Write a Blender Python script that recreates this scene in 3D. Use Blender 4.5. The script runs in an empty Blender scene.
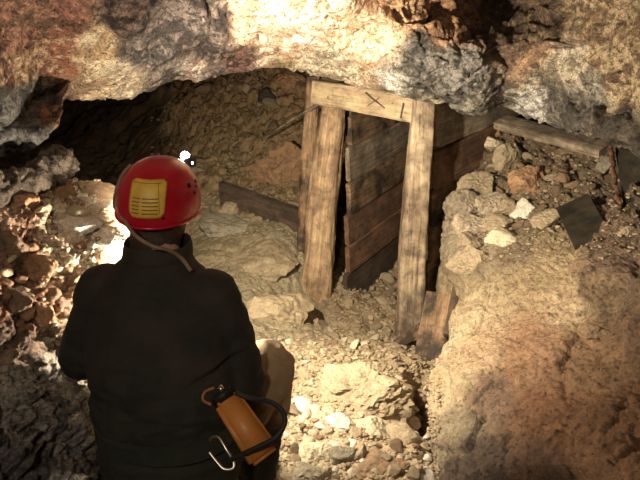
import bpy, bmesh, math, random
import numpy as np
from mathutils import Vector, Matrix
from mathutils.bvhtree import BVHTree

SC = bpy.context.scene
COL = SC.collection
random.seed(7)
PI = math.pi
F = 686.0
CAM = Vector((0, 0, 1.6))
PITCH = math.radians(20)
FW = Vector((0, math.cos(PITCH), -math.sin(PITCH)))
UP = Vector((0, math.sin(PITCH), math.cos(PITCH)))
RT = Vector((1, 0, 0))

def P(px, py, d):
    """a point of the place, measured off the photograph with its own distance"""
    return CAM + d * (FW + RT * ((px - 320) / F) + UP * ((240 - py) / F))

def proj(p):
    q = np.asarray(p) - np.array(CAM)
    d = q @ np.array(FW)
    d = np.where(np.abs(d) < .05, .05, d)
    return 320 + F * (q @ np.array(RT)) / d, 240 - F * (q @ np.array(UP)) / d, d

# ------------------------------------------------------------------ noise
def _h(ix, iy, iz, s):
    n = (ix.astype(np.int64) * 374761393 + iy.astype(np.int64) * 668265263 + iz.astype(np.int64) * 2147483647 + s * 1274126177) & 0xffffffff
    n = ((n ^ (n >> 13)) * 1274126177) & 0xffffffff
    n = ((n ^ (n >> 15)) * 2246822519) & 0xffffffff
    n = n ^ (n >> 16)
    return (n & 0xffffff) / float(0x1000000)

def vnoise(p, s=0):
    i = np.floor(p).astype(np.int64); f = p - i
    f = f * f * f * (f * (f * 6 - 15) + 10)
    r = 0
    for dx in (0, 1):
        for dy in (0, 1):
            for dz in (0, 1):
                w = (f[:, 0] if dx else 1 - f[:, 0]) * (f[:, 1] if dy else 1 - f[:, 1]) * (f[:, 2] if dz else 1 - f[:, 2])
                r = r + w * _h(i[:, 0] + dx, i[:, 1] + dy, i[:, 2] + dz, s)
    return r * 2 - 1

def fbm(p, f=1.0, o=4, s=0, g=.5):
    a = 1; r = 0; t = 0
    for k in range(o):
        r = r + a * vnoise(p * f + 17.3 * k, s + k); t += a
        a *= g; f *= 2.07
    return r / t

def worley(p, f=1.0, s=0):
    """F1, F2 and a random facet tilt per cell"""
    q = p * f
    i = np.floor(q).astype(np.int64)
    n = len(q)
    f1 = np.full(n, 9.); f2 = np.full(n, 9.); tilt = np.zeros(n); rnd = np.zeros(n)
    for dx in (-1, 0, 1):
        for dy in (-1, 0, 1):
            for dz in (-1, 0, 1):
                a, b, c = i[:, 0] + dx, i[:, 1] + dy, i[:, 2] + dz
                r1, r2, r3 = _h(a, b, c, s), _h(a, b, c, s + 11), _h(a, b, c, s + 23)
                d = np.stack([a + r1, b + r2, c + r3], 1) - q
                dist = np.sqrt((d * d).sum(1))
                g = np.stack([r2 - .5, r3 - .5, r1 - .5], 1)
                t = (d * g).sum(1) * 2 + (r3 * 1.0 - .5)
                m = dist < f1
                f2 = np.where(m, f1, np.minimum(f2, dist))
                tilt = np.where(m, t, tilt); rnd = np.where(m, r2, rnd)
                f1 = np.where(m, dist, f1)
    return f1, f2, tilt, rnd

def rocky(p, big=.05, mid=.025, fine=.008, crack=.02, s=0, fb=2.2, fm=7, ff=26):
    w = p + .12 * np.stack([fbm(p, 3, 2, s + 5), fbm(p, 3, 2, s + 6), fbm(p, 3, 2, s + 7)], 1)
    f1, f2, t1, _ = worley(w, fb, s)
    g1, g2, t2, _ = worley(w, fm, s + 3)
    h1, h2, t3, _ = worley(w, ff, s + 9)
    e1 = np.clip((f2 - f1) * 7, 0, 1); e2 = np.clip((g2 - g1) * 5, 0, 1)
    return (big * (t1 * .8 + fbm(p, fb, 3, s)) + mid * t2 + fine * (t3 + fbm(p, 40, 3, s + 4))
            - crack * (1 - e1) ** 2 - crack * .5 * (1 - e2) ** 2)

# ------------------------------------------------------------------ materials
def newmat(name):
    m = bpy.data.materials.new(name); m.use_nodes = True
    nt = m.node_tree; b = nt.nodes['Principled BSDF']
    return m, nt, b

def N(nt, kind, **kw):
    n = nt.nodes.new(kind)
    for k, v in kw.items():
        if hasattr(n, k): setattr(n, k, v)
        else: n.inputs[k.replace('_', ' ')].default_value = v
    return n

def ramp(nt, stops):
    r = nt.nodes.new('ShaderNodeValToRGB')
    e = r.color_ramp.elements
    while len(e) > 1: e.remove(e[0])
    e[0].position = stops[0][0]; e[0].color = (*stops[0][1], 1)
    for p, c in stops[1:]:
        x = e.new(p); x.color = (*c, 1)
    return r

def g3(v): return (v, v, v)

def mixc(nt, typ, fac, a, b):
    m = nt.nodes.new('ShaderNodeMix'); m.data_type = 'RGBA'; m.blend_type = typ
    L = nt.links.new
    if hasattr(fac, 'is_linked'): L(fac, m.inputs[0])
    else: m.inputs[0].default_value = fac
    if hasattr(a, 'is_linked'): L(a, m.inputs[6])
    else: m.inputs[6].default_value = (*a, 1)
    if hasattr(b, 'is_linked'): L(b, m.inputs[7])
    else: m.inputs[7].default_value = (*b, 1)
    return m.outputs[2]

def rock_mat(name, attr=True, ca=(.4, .3, .2), cb=(.15, .1, .07), sc=1.0, bump=.6, dist=.012, rough=(.6, .95), contrast=.1, fine=.35, stretch=None, coat=0, speck=.5, cracks=0):
    m, nt, b = newmat(name); L = nt.links.new
    tc = N(nt, 'ShaderNodeTexCoord')
    co = tc.outputs['Object']
    if stretch:
        mp = N(nt, 'ShaderNodeMapping'); mp.inputs['Rotation'].default_value = stretch[0]; mp.inputs['Scale'].default_value = stretch[1]
        L(co, mp.inputs[0]); co2 = mp.outputs[0]
    else: co2 = co
    n1 = N(nt, 'ShaderNodeTexNoise', Scale=16 * sc, Detail=12.0, Roughness=.74, Distortion=.25); L(co2, n1.inputs['Vector'])
    n2 = N(nt, 'ShaderNodeTexNoise', Scale=90 * sc, Detail=6.0, Roughness=.7); L(co, n2.inputs['Vector'])
    v1 = N(nt, 'ShaderNodeTexVoronoi', Scale=38 * sc); v1.feature = 'F1'; L(co, v1.inputs['Vector'])
    r1 = ramp(nt, [(.5 - contrast, g3(0)), (.5 + contrast, g3(1))]); n0 = N(nt, 'ShaderNodeTexNoise', Scale=5.5 * sc, Detail=3.0, Roughness=.6, Distortion=.6); L(co2, n0.inputs['Vector'])
    av = N(nt, 'ShaderNodeMix'); av.data_type = 'FLOAT'; av.inputs[0].default_value = .42; L(n1.outputs[0], av.inputs[2]); L(n0.outputs[0], av.inputs[3])
    L(av.outputs[0], r1.inputs[0])
    if attr:
        A = N(nt, 'ShaderNodeAttribute'); A.attribute_name = 'ColA'
        B = N(nt, 'ShaderNodeAttribute'); B.attribute_name = 'ColB'
        c = mixc(nt, 'MIX', r1.outputs[0], B.outputs[0], A.outputs[0])
    else:
        oi = N(nt, 'ShaderNodeObjectInfo')
        c = mixc(nt, 'MIX', r1.outputs[0], cb, ca)
        rr = ramp(nt, [(0, g3(.7)), (1, g3(1.15))]); L(oi.outputs['Random'], rr.inputs[0])
        c = mixc(nt, 'MULTIPLY', 1.0, c, rr.outputs[0])
    r2 = ramp(nt, [(.3, g3(1 - fine)), (.5, g3(1)), (.72, g3(1 + fine * .7))]); L(n2.outputs[0], r2.inputs[0])
    c = mixc(nt, 'MULTIPLY', 1.0, c, r2.outputs[0])
    n4 = N(nt, 'ShaderNodeTexNoise', Scale=40 * sc, Detail=10.0, Roughness=.8, Distortion=.25); L(co2, n4.inputs['Vector'])
    r4 = ramp(nt, [(.40, g3(1 - speck)), (.47, g3(1)), (.58, g3(1)), (.66, g3(1 + speck * .6))]); L(n4.outputs[0], r4.inputs[0])
    c = mixc(nt, 'MULTIPLY', 1.0, c, r4.outputs[0])
    if cracks:
        nd = N(nt, 'ShaderNodeTexNoise', Scale=9.0, Detail=5.0); L(co, nd.inputs['Vector'])
        mx = N(nt, 'ShaderNodeVectorMath', operation='MULTIPLY_ADD'); mx.inputs[1].default_value = (.22, .22, .22); L(nd.outputs['Color'], mx.inputs[0]); L(co, mx.inputs[2])
        v2 = N(nt, 'ShaderNodeTexVoronoi', Scale=9.0); v2.feature = 'DISTANCE_TO_EDGE'; L(mx.outputs[0], v2.inputs['Vector'])
        v3 = N(nt, 'ShaderNodeTexVoronoi', Scale=27.0); v3.feature = 'DISTANCE_TO_EDGE'; L(mx.outputs[0], v3.inputs['Vector'])
        ra = ramp(nt, [(0, g3(1 - cracks)), (.035, g3(1))]); L(v2.outputs[0], ra.inputs[0])
        rb = ramp(nt, [(0, g3(1 - cracks * .7)), (.07, g3(1))]); L(v3.outputs[0], rb.inputs[0])
        c = mixc(nt, 'MULTIPLY', 1.0, c, ra.outputs[0]); c = mixc(nt, 'MULTIPLY', 1.0, c, rb.outputs[0])
    L(c, b.inputs['Base Color'])
    rg = N(nt, 'ShaderNodeMapRange'); rg.inputs[3].default_value = rough[0]; rg.inputs[4].default_value = rough[1]
    L(n2.outputs[0], rg.inputs[0]); L(rg.outputs[0], b.inputs['Roughness'])
    add = N(nt, 'ShaderNodeMath', operation='MULTIPLY_ADD'); add.inputs[1].default_value = .5
    L(n2.outputs[0], add.inputs[0]); L(n1.outputs[0], add.inputs[2])
    add2 = N(nt, 'ShaderNodeMath', operation='MULTIPLY_ADD'); add2.inputs[1].default_value = -.35
    L(v1.outputs[0], add2.inputs[0]); L(add.outputs[0], add2.inputs[2])
    add3 = N(nt, 'ShaderNodeMath', operation='MULTIPLY_ADD'); add3.inputs[1].default_value = .6
    L(n4.outputs[0], add3.inputs[0]); L(add2.outputs[0], add3.inputs[2]); add2 = add3
    bp = N(nt, 'ShaderNodeBump', Strength=bump, Distance=dist); L(add2.outputs[0], bp.inputs['Height'])
    L(bp.outputs[0], b.inputs['Normal'])
    b.inputs['Specular IOR Level'].default_value = .35
    return m

def wood_mat(name, ca, cb, cd, grain=(2, 30, 30), stain=.5, rough=.8):
    """weathered timber: grain along local X"""
    m, nt, b = newmat(name); L = nt.links.new
    tc = N(nt, 'ShaderNodeTexCoord'); oi = N(nt, 'ShaderNodeObjectInfo')
    off = N(nt, 'ShaderNodeVectorMath', operation='SCALE'); off.inputs['Scale'].default_value = 7.0
    cmb = N(nt, 'ShaderNodeCombineXYZ')
    for k in range(3): L(oi.outputs['Random'], cmb.inputs[k])
    L(cmb.outputs[0], off.inputs[0])
    ad = N(nt, 'ShaderNodeVectorMath', operation='ADD'); L(tc.outputs['Object'], ad.inputs[0]); L(off.outputs[0], ad.inputs[1])
    mp = N(nt, 'ShaderNodeMapping'); mp.inputs['Scale'].default_value = grain; L(ad.outputs[0], mp.inputs[0])
    n1 = N(nt, 'ShaderNodeTexNoise', Scale=2.2, Detail=8.0, Roughness=.65, Distortion=.5); L(mp.outputs[0], n1.inputs['Vector'])
    n2 = N(nt, 'ShaderNodeTexNoise', Scale=5.5, Detail=6.0, Roughness=.62, Distortion=.4); L(ad.outputs[0], n2.inputs['Vector'])
    n3 = N(nt, 'ShaderNodeTexNoise', Scale=8.0, Detail=4.0, Roughness=.7); L(mp.outputs[0], n3.inputs['Vector'])
    r1 = ramp(nt, [(.36, cb), (.62, ca)]); L(n1.outputs[0], r1.inputs[0])
    r2 = ramp(nt, [(.5 - .08, g3(1)), (.5 + .1, g3(0))]); L(n2.outputs[0], r2.inputs[0])
    f = N(nt, 'ShaderNodeMath', operation='MULTIPLY'); f.inputs[1].default_value = stain; L(r2.outputs[0], f.inputs[0])
    c = mixc(nt, 'MIX', f.outputs[0], r1.outputs[0], cd)
    r3 = ramp(nt, [(.36, g3(.3)), (.43, g3(1))]); L(n3.outputs[0], r3.inputs[0])
    c = mixc(nt, 'MULTIPLY', .8, c, r3.outputs[0])
    n5 = N(nt, 'ShaderNodeTexNoise', Scale=14.0, Detail=7.0, Roughness=.7, Distortion=1.0); L(ad.outputs[0], n5.inputs['Vector'])
    r5 = ramp(nt, [(.3, g3(.5)), (.48, g3(1)), (.7, g3(1.3))]); L(n5.outputs[0], r5.inputs[0])
    c = mixc(nt, 'MULTIPLY', 1.0, c, r5.outputs[0])
    L(c, b.inputs['Base Color']); b.inputs['Roughness'].default_value = rough
    s = N(nt, 'ShaderNodeMath', operation='ADD'); L(n1.outputs[0], s.inputs[0]); L(n3.outputs[0], s.inputs[1])
    bp = N(nt, 'ShaderNodeBump', Strength=.6, Distance=.006); L(s.outputs[0], bp.inputs['Height']); L(bp.outputs[0], b.inputs['Normal'])
    return m

def plain_mat(name, c, rough=.6, metal=0, c2=None, nscale=12, bump=0, emit=None, estr=0, coat=0, lo=.4, hi=.65, bscale=None):
    m, nt, b = newmat(name); L = nt.links.new
    b.inputs['Base Color'].default_value = (*c, 1); b.inputs['Roughness'].default_value = rough; b.inputs['Metallic'].default_value = metal
    tc = N(nt, 'ShaderNodeTexCoord')
    n = N(nt, 'ShaderNodeTexNoise', Scale=nscale, Detail=8.0, Roughness=.65); L(tc.outputs['Object'], n.inputs['Vector'])
    if c2:
        r = ramp(nt, [(lo, c), (hi, c2)]); L(n.outputs[0], r.inputs[0]); L(r.outputs[0], b.inputs['Base Color'])
    if bump:
        nb = N(nt, 'ShaderNodeTexNoise', Scale=bscale or nscale * 8, Detail=4.0); L(tc.outputs['Object'], nb.inputs['Vector'])
        bp = N(nt, 'ShaderNodeBump', Strength=bump, Distance=.003); L(nb.outputs[0], bp.inputs['Height']); L(bp.outputs[0], b.inputs['Normal'])
    if emit:
        b.inputs['Emission Color'].default_value = (*emit, 1); b.inputs['Emission Strength'].default_value = estr
    b.inputs['Coat Weight'].default_value = coat
    return m

M = {}
M['ceiling'] = rock_mat('ceiling_rock', sc=1.3, bump=.9, dist=.016, rough=(.4, .95), contrast=.035, fine=.6, speck=.8, cracks=.7)
M['bank'] = rock_mat('left_bank_rock', sc=1.5, bump=.9, dist=.012, contrast=.05, fine=.5, speck=.75, cracks=.6)
M['floor'] = rock_mat('mine_floor', sc=1.2, bump=.9, dist=.014, contrast=.12, fine=.35, speck=.45)
M['right'] = rock_mat('right_mound', sc=1.7, bump=1.0, dist=.012, contrast=.12, fine=.4, speck=.7)
M['tan'] = rock_mat('tan_stone', False, (.46, .37, .24), (.26, .2, .13), sc=2, contrast=.16, dist=.006, fine=.25)
M['pale'] = rock_mat('pale_stone', False, (.72, .64, .48), (.42, .34, .22), sc=2, contrast=.16, dist=.006, fine=.25)
M['outcrop'] = rock_mat('outcrop_stone', False, (.5, .42, .31), (.2, .15, .1), sc=3, contrast=.1, dist=.008, fine=.35)
M['white'] = rock_mat('white_stone', False, (.85, .82, .74), (.55, .48, .36), sc=2.2, contrast=.14, dist=.006, fine=.2)
M['rust'] = rock_mat('rusty_stone', False, (.5, .3, .16), (.25, .15, .09), sc=1.6, contrast=.16, dist=.006, fine=.3)
M['brown'] = rock_mat('brown_stone', False, (.3, .2, .12), (.14, .095, .06), sc=1.6, contrast=.16, dist=.006, fine=.3)
M['grey'] = rock_mat('grey_stone', False, (.34, .3, .22), (.18, .155, .11), sc=1.6, contrast=.16, dist=.006, fine=.3)
M['dark'] = rock_mat('dark_stone', False, (.1, .085, .06), (.05, .04, .03), sc=1.6, contrast=.16, dist=.006, fine=.3)
M['crust'] = rock_mat('crusted_lump', False, (.42, .34, .25), (.09, .06, .05), sc=2.6, contrast=.07, dist=.02, bump=1, fine=.5)
M['post'] = wood_mat('pale_timber', (.47, .34, .2), (.26, .165, .095), (.12, .07, .042), grain=(.8, 15, 15), stain=.75)
M['post2'] = wood_mat('greyed_timber', (.44, .35, .235), (.25, .18, .115), (.09, .06, .04), grain=(.8, 15, 15), stain=.85)
M['lintel'] = wood_mat('lintel_timber', (.52, .41, .26), (.32, .235, .14), (.2, .14, .085), grain=(1.0, 20, 20), stain=.45)
M['board'] = wood_mat('brown_board', (.34, .215, .12), (.13, .078, .045), (.02, .014, .01), grain=(1.5, 26, 26), stain=.92)
M['board_grey'] = wood_mat('grey_board', (.42, .34, .24), (.2, .15, .1), (.05, .035, .026), grain=(1.5, 26, 26), stain=.6)
M['board_red'] = wood_mat('reddish_board', (.27, .145, .078), (.14, .075, .045), (.035, .022, .015), grain=(1.5, 26, 26), stain=.55)
M['board_dark'] = wood_mat('wet_dark_board', (.13, .085, .055), (.06, .04, .028), (.02, .014, .01), grain=(1.5, 26, 26), stain=.6)

# ------------------------------------------------------------------ object helpers
def props(o, label=None, cat=None, group=None, kind=None):
    if label: o['label'] = label
    if cat: o['category'] = cat
    if group: o['group'] = group
    if kind: o['kind'] = kind
    return o

def mesh_obj(name, verts, faces, mat, parent=None, smooth=True):
    me = bpy.data.meshes.new(name)
    me.from_pydata([tuple(v) for v in verts], [], [tuple(f) for f in faces])
    if mat: me.materials.append(mat)
    me.polygons.foreach_set('use_smooth', [smooth] * len(me.polygons))
    me.update()
    o = bpy.data.objects.new(name, me); COL.objects.link(o)
    if parent: o.parent = parent
    return o

def bm_obj(name, bm, mat, parent=None, smooth=True, angle=None):
    me = bpy.data.meshes.new(name)
    bmesh.ops.recalc_face_normals(bm, faces=bm.faces)
    bm.to_mesh(me); bm.free()
    if mat: me.materials.append(mat)
    me.polygons.foreach_set('use_smooth', [smooth] * len(me.polygons))
    o = bpy.data.objects.new(name, me); COL.objects.link(o)
    if parent: o.parent = parent
    return o

def empty(name, loc, rot=None):
    o = bpy.data.objects.new(name, None); COL.objects.link(o); o.empty_display_size = .05
    o.location = loc
    if rot is not None: o.rotation_euler = rot
    return o

def np_mesh(name, V, quads, mat, attrs=None, smooth=True):
    me = bpy.data.meshes.new(name)
    me.vertices.add(len(V)); me.vertices.foreach_set('co', V.astype(np.float32).ravel())
    k = quads.shape[1]; n = len(quads)
    me.loops.add(n * k); me.loops.foreach_set('vertex_index', quads.astype(np.int32).ravel())
    me.polygons.add(n); me.polygons.foreach_set('loop_start', np.arange(0, n * k, k, dtype=np.int32))
    me.update(calc_edges=True)
    me.validate()
    me.polygons.foreach_set('use_smooth', [smooth] * len(me.polygons))
    if mat: me.materials.append(mat)
    for nm, a in (attrs or {}).items():
        at = me.attributes.new(nm, 'FLOAT_COLOR', 'POINT')
        c = np.ones((len(V), 4), np.float32); c[:, :3] = a
        at.data.foreach_set('color', c.ravel())
    o = bpy.data.objects.new(name, me); COL.objects.link(o)
    return o

def cr(ctrl, n):
    """Catmull-Rom along axis 0, n samples"""
    c = np.asarray(ctrl, float)
    k = len(c)
    c = np.concatenate([2 * c[:1] - c[1:2], c, 2 * c[-1:] - c[-2:-1]])
    t = np.linspace(0, k - 1 - 1e-9, n); i = np.floor(t).astype(int); f = (t - i)
    f = f.reshape((-1,) + (1,) * (c.ndim - 1))
    p0, p1, p2, p3 = c[i], c[i + 1], c[i + 2], c[i + 3]
    return .5 * (2 * p1 + (p2 - p0) * f + (2 * p0 - 5 * p1 + 4 * p2 - p3) * f ** 2 + (3 * p1 - p0 - 3 * p2 + p3) * f ** 3)

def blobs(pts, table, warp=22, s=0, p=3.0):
    """rock colours and some painted shade: two mottling colours per patch of the surface, the patches placed where the photograph shows them"""
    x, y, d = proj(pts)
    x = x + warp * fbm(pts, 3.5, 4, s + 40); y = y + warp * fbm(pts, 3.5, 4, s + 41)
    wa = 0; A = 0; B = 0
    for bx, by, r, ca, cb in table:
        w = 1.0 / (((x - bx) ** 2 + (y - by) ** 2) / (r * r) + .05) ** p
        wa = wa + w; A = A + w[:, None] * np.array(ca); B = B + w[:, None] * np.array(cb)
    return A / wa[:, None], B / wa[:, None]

def remap(n, centers):
    """denser sampling inside the seen part: returns piecewise parameters"""
    return None

def sheet(name, ctrl, nu, nv, toward, disp, mat, table, s=0, warp=22, dense=None):
    c = np.array([[tuple(p) for p in row] for row in ctrl])     # rows x cols x 3
    g = cr(c, nv)                                # along rows
    g = np.swapaxes(cr(np.swapaxes(g, 0, 1), nu), 0, 1)
    gu = np.gradient(g, axis=1); gv = np.gradient(g, axis=0)
    nrm = np.cross(gu, gv); nrm /= np.linalg.norm(nrm, axis=2, keepdims=True) + 1e-9
    mid = g[nv // 2, nu // 2]
    if np.dot(nrm[nv // 2, nu // 2], np.array(toward) - mid) < 0: nrm = -nrm; flip = True
    else: flip = False
    V = g.reshape(-1, 3); Nn = nrm.reshape(-1, 3)
    A, B = blobs(V, table, warp, s)
    dd = disp(V)
    V2 = V + Nn * dd[:, None]
    idx = np.arange(nu * nv).reshape(nv, nu)
    q = np.stack([idx[:-1, :-1], idx[:-1, 1:], idx[1:, 1:], idx[1:, :-1]], -1).reshape(-1, 4)
    if flip: q = q[:, ::-1]
    o = np_mesh(name, V2, q, mat, {'ColA': A, 'ColB': B})
    return o

def bvh(o):
    me = o.data
    return BVHTree.FromPolygons([v.co.copy() for v in me.vertices], [tuple(p.vertices) for p in me.polygons])

# ------------------------------------------------------------------ CEILING
cx = [-420, -150, -45, 8, 27, 50, 130, 165, 210, 250, 278, 310, 345, 400, 440, 480, 505, 545, 600, 650, 800, 1050]
lip = [222, 182, 160, 152, 112, 99, 96, 84, 76, 70, 66, 73, 80, 94, 100, 116, 108, 122, 138, 155, 205, 300]
ld = [1.6, 2.0, 2.25, 2.4, 2.6, 2.9, 3.2, 3.4, 3.65, 3.8, 3.9, 3.92, 3.85, 3.55, 3.48, 3.45, 3.5, 3.35, 2.95, 2.6, 2.0, 1.5]
td = [1.3, 1.7, 1.95, 2.1, 2.15, 2.25, 2.4, 2.5, 2.6, 2.65, 2.7, 2.72, 2.75, 2.85, 2.95, 3.0, 3.0, 2.85, 2.5, 2.2, 1.6, 1.2]
def bump2(x, y, cx_, cy_, rx, ry): return math.exp(-((x - cx_) / rx) ** 2 - ((y - cy_) / ry) ** 2)
rows = []
def crow(f):
    return [f(i) for i in range(len(cx))]
rows.append(crow(lambda i: Vector(((cx[i] - 320) / 686 * 2.8, -1.8, 2.5))))
rows.append(crow(lambda i: Vector(((cx[i] - 320) / 686 * 2.2, -.2, 2.35))))
rows.append(crow(lambda i: P(cx[i], -260, td[i] * .62)))
rows.append(crow(lambda i: P(cx[i], -90, td[i] * .82)))
for t in (0, .3, .55, .8):
    def fn(i, t=t):
        y = t * lip[i]
        d = td[i] + (ld[i] - td[i]) * (t ** 1.5)
        d += .38 * bump2(cx[i], y, 515, 0, 60, 18)                    # pocket in the roof
        d -= .22 * bump2(cx[i], y, 470, 78, 90, 26)                   # grey bulge below it
        d += .15 * bump2(cx[i], y, 20, 30, 40, 30)
        d -= .12 * bump2(cx[i], y, 110, 50, 35, 30)
        return P(cx[i], y, d)
    rows.append(crow(fn))
rows.append(crow(lambda i: P(cx[i], lip[i], ld[i])))
rows.append(crow(lambda i: P(cx[i], lip[i], ld[i]) + Vector((0, .16, .0))))
rows.append(crow(lambda i: P(cx[i], lip[i], ld[i]) + Vector((0, .5, .13))))
rows.append(crow(lambda i: Vector(((cx[i] - 320) / 686 * 6, 6.5, 1.55))))
rows.append(crow(lambda i: Vector(((cx[i] - 320) / 686 * 9, 10.5, 1.6))))
tc_ = [
 (20, 20, 40, (.5, .27, .18), (.14, .085, .055)), (60, 50, 26, (.8, .58, .38), (.35, .15, .09)), (20, 65, 22, (.66, .47, .3), (.24, .13, .08)), (70, 10, 18, (.52, .24, .17), (.2, .1, .07)),
 (70, 68, 14, (.5, .2, .12), (.4, .25, .15)), (25, 115, 28, (.22, .21, .19), (.08, .07, .062)), (52, 125, 9, (.45, .25, .12), (.2, .1, .06)),
 (95, 45, 22, (.92, .78, .55), (.6, .42, .25)), (85, 85, 18, (.7, .55, .35), (.4, .28, .18)), (120, 80, 16, (.6, .5, .36), (.35, .28, .2)),
 (130, 12, 26, (.24, .16, .13), (.05, .035, .03)), (160, 48, 30, (.2, .165, .145), (.045, .037, .034)), (205, 45, 30, (.22, .17, .15), (.05, .037, .034)),
 (190, 72, 14, (.55, .48, .4), (.3, .2, .16)), (240, 58, 18, (.26, .13, .11), (.05, .037, .03)), (180, 15, 28, (.24, .19, .17), (.05, .04, .036)), (215, 20, 16, (.22, .17, .15), (.05, .04, .036)),
 (250, 10, 30, (.95, .8, .6), (.6, .4, .27)), (300, 25, 40, (.95, .84, .68), (.62, .4, .27)), (360, 35, 34, (.92, .76, .55), (.6, .36, .22)),
 (330, 65, 24, (.75, .66, .5), (.4, .33, .24)), (290, 68, 10, (.45, .38, .2), (.35, .25, .15)), (400, 18, 26, (.62, .4, .23), (.32, .18, .1)),
 (420, 60, 28, (.19, .175, .155), (.045, .042, .038)), (460, 75, 30, (.22, .2, .18), (.055, .05, .045)), (480, 103, 14, (.34, .31, .25), (.11, .1, .085)), (435, 78, 16, (.2, .18, .16), (.05, .045, .04)),
 (395, 80, 14, (.75, .72, .64), (.4, .37, .32)), (430, 98, 10, (.7, .64, .5), (.35, .3, .22)), (450, 28, 22, (.45, .25, .13), (.22, .12, .07)),
 (520, 20, 34, (.18, .12, .07), (.07, .045, .03)), (530, 45, 20, (.42, .26, .15), (.2, .12, .08)), (560, 60, 20, (.5, .43, .33), (.2, .16, .11)),  # first patch: shade inside the roof pocket put into the colour
 (600, 30, 30, (.52, .4, .25), (.2, .13, .075)), (620, 85, 26, (.54, .42, .26), (.17, .11, .065)), (590, 85, 20, (.4, .36, .29), (.14, .12, .1)),
 (540, 108, 12, (.7, .68, .62), (.2, .18, .16)), (575, 112, 18, (.2, .18, .15), (.07, .06, .05)), (620, 130, 20, (.14, .12, .09), (.06, .05, .04)),  # last patch: shadow under the right roof edge painted dark
]
def cdisp(p):
    x, y, d = proj(p)
    k = np.clip((np.interp(x, cx, lip) - y) / 60, 0, 1) * .75 + .25
    k = np.where(x < 150, k * .4, k)
    return k * rocky(p, .055, 0, 0, .03, 3, 2.6, 8, 30) + (.5 + .5 * k) * rocky(p, 0, .028, .007, .014, 3, 2.6, 7, 24) + .012 * fbm(p, 11, 4, 77)
ceiling = sheet('ceiling', rows, 620, 360, (0, 1.5, .8), cdisp, M['ceiling'], tc_, 3)
props(ceiling, 'mottled white, rust and charcoal rock roof overhanging the workings', kind='structure')

# ------------------------------------------------------------------ FLOOR AND DEBRIS SLOPE (height field through measured points)
fp = [P(*q) for q in [
 (310, 480, 2.42), (250, 480, 2.4), (360, 480, 2.42), (410, 470, 2.45), (380, 430, 2.68), (330, 430, 2.68), (300, 400, 2.95), (414, 425, 2.95), (422, 405, 3.3), (416, 388, 3.4), (432, 395, 3.4),
 (340, 390, 3.05), (400, 370, 3.4), (300, 350, 3.5), (350, 345, 3.75), (405, 345, 4.1), (320, 318, 4.45), (360, 320, 4.48), (395, 300, 4.6),
 (370, 290, 5.0), (285, 305, 4.28), (250, 320, 3.9), (250, 280, 4.3), (210, 250, 4.7), (290, 250, 4.75), (300, 215, 5.1), (240, 215, 5.1),
 (200, 190, 5.6), (270, 165, 5.7), (300, 120, 6.0), (250, 120, 6.3), (210, 100, 6.8), (280, 80, 6.6), (150, 130, 7.2), (100, 180, 7.0),
 (60, 125, 8.6), (100, 110, 8.2), (130, 200, 6.0), (150, 260, 4.9), (430, 330, 4.6), (450, 220, 5.8), (480, 160, 6.2)]]
fp += [Vector(q) for q in [(-.45, 1.8, .0), (-.45, 1.2, .0), (0, 1, .03), (0, 0, .0), (0, -1.5, 0), (-1.5, -1.5, .2), (1.5, -1.5, .2), (1.6, 1.5, .3), (-1.6, 1.5, .3),
      (-1.5, 3.2, .2), (-3, 3, .3), (-3.5, 6, -.1), (-4.5, 8, .2), (-2, 9.5, .9), (0, 9.5, 1.3), (2, 9.5, 1.3), (-4, 10.5, 1.2), (2.6, 6, .6), (3.5, 4, .8), (1.6, 5, -.1), (.9, 4.6, -.42),
      (-.4, 2.4, .0), (-.8, 2.8, -.02), (2.5, 2.5, .4), (5, 10.5, 1.8), (0, 10.5, 1.8), (-5, 5, .4), (4, 0, .4), (-4, 0, .4)]]
fa = np.array([tuple(p) for p in fp])
def tps_fit(a, lam=.004):
    n = len(a); r = np.linalg.norm(a[:, None, :2] - a[None, :, :2], axis=2)
    K = np.where(r > 0, r ** 2 * np.log(r + 1e-9), 0) + lam * np.eye(n)
    Pm = np.hstack([np.ones((n, 1)), a[:, :2]])
    A = np.block([[K, Pm], [Pm.T, np.zeros((3, 3))]])
    return np.linalg.solve(A, np.concatenate([a[:, 2], np.zeros(3)]))
fwt = tps_fit(fa)
def floor_z(xy):
    out = np.zeros(len(xy))
    for k in range(0, len(xy), 20000):
        q = xy[k:k + 20000]
        r = np.linalg.norm(q[:, None] - fa[None, :, :2], axis=2)
        U = np.where(r > 0, r ** 2 * np.log(r + 1e-9), 0)
        out[k:k + 20000] = U @ fwt[:len(fa)] + fwt[-3] + q @ fwt[-2:]
    return out
xs = np.concatenate([np.linspace(-5, -1.6, 70, endpoint=False), np.linspace(-1.6, 1.4, 330, endpoint=False), np.linspace(1.4, 4.5, 60)])
ys = np.concatenate([np.linspace(-1.8, 1.6, 50, endpoint=False), np.linspace(1.6, 7.2, 520, endpoint=False), np.linspace(7.2, 10.6, 90)])
X, Y = np.meshgrid(xs, ys)
xy = np.stack([X.ravel(), Y.ravel()], 1)
z = floor_z(xy)
V = np.column_stack([xy, z])
cob = worley(V, 16, 31); cob2 = worley(V, 30, 33)
rub = np.clip(.55 + 1.2 * fbm(V, 1.3, 2, 55), .15, 1)
lump = .014 * (1 - np.clip(cob[0] * 1.5, 0, 1)) * 1.6 + .008 * (1 - np.clip(cob2[0] * 1.5, 0, 1))
far = np.clip((V[:, 1] - 4.6) / 1.0, 0, 1)
cl = worley(V + .1 * np.stack([fbm(V, 4, 2, 91)] * 3, 1), 5.5, 35); cl2 = worley(V, 11, 36)
V2 = V.copy(); V2[:, 2] -= .42 * np.exp(-((V[:, 0] - .462 - (V[:, 1] - 2.7) * .12) / .055) ** 4 - ((V[:, 1] - 2.75) / .26) ** 4)
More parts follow.
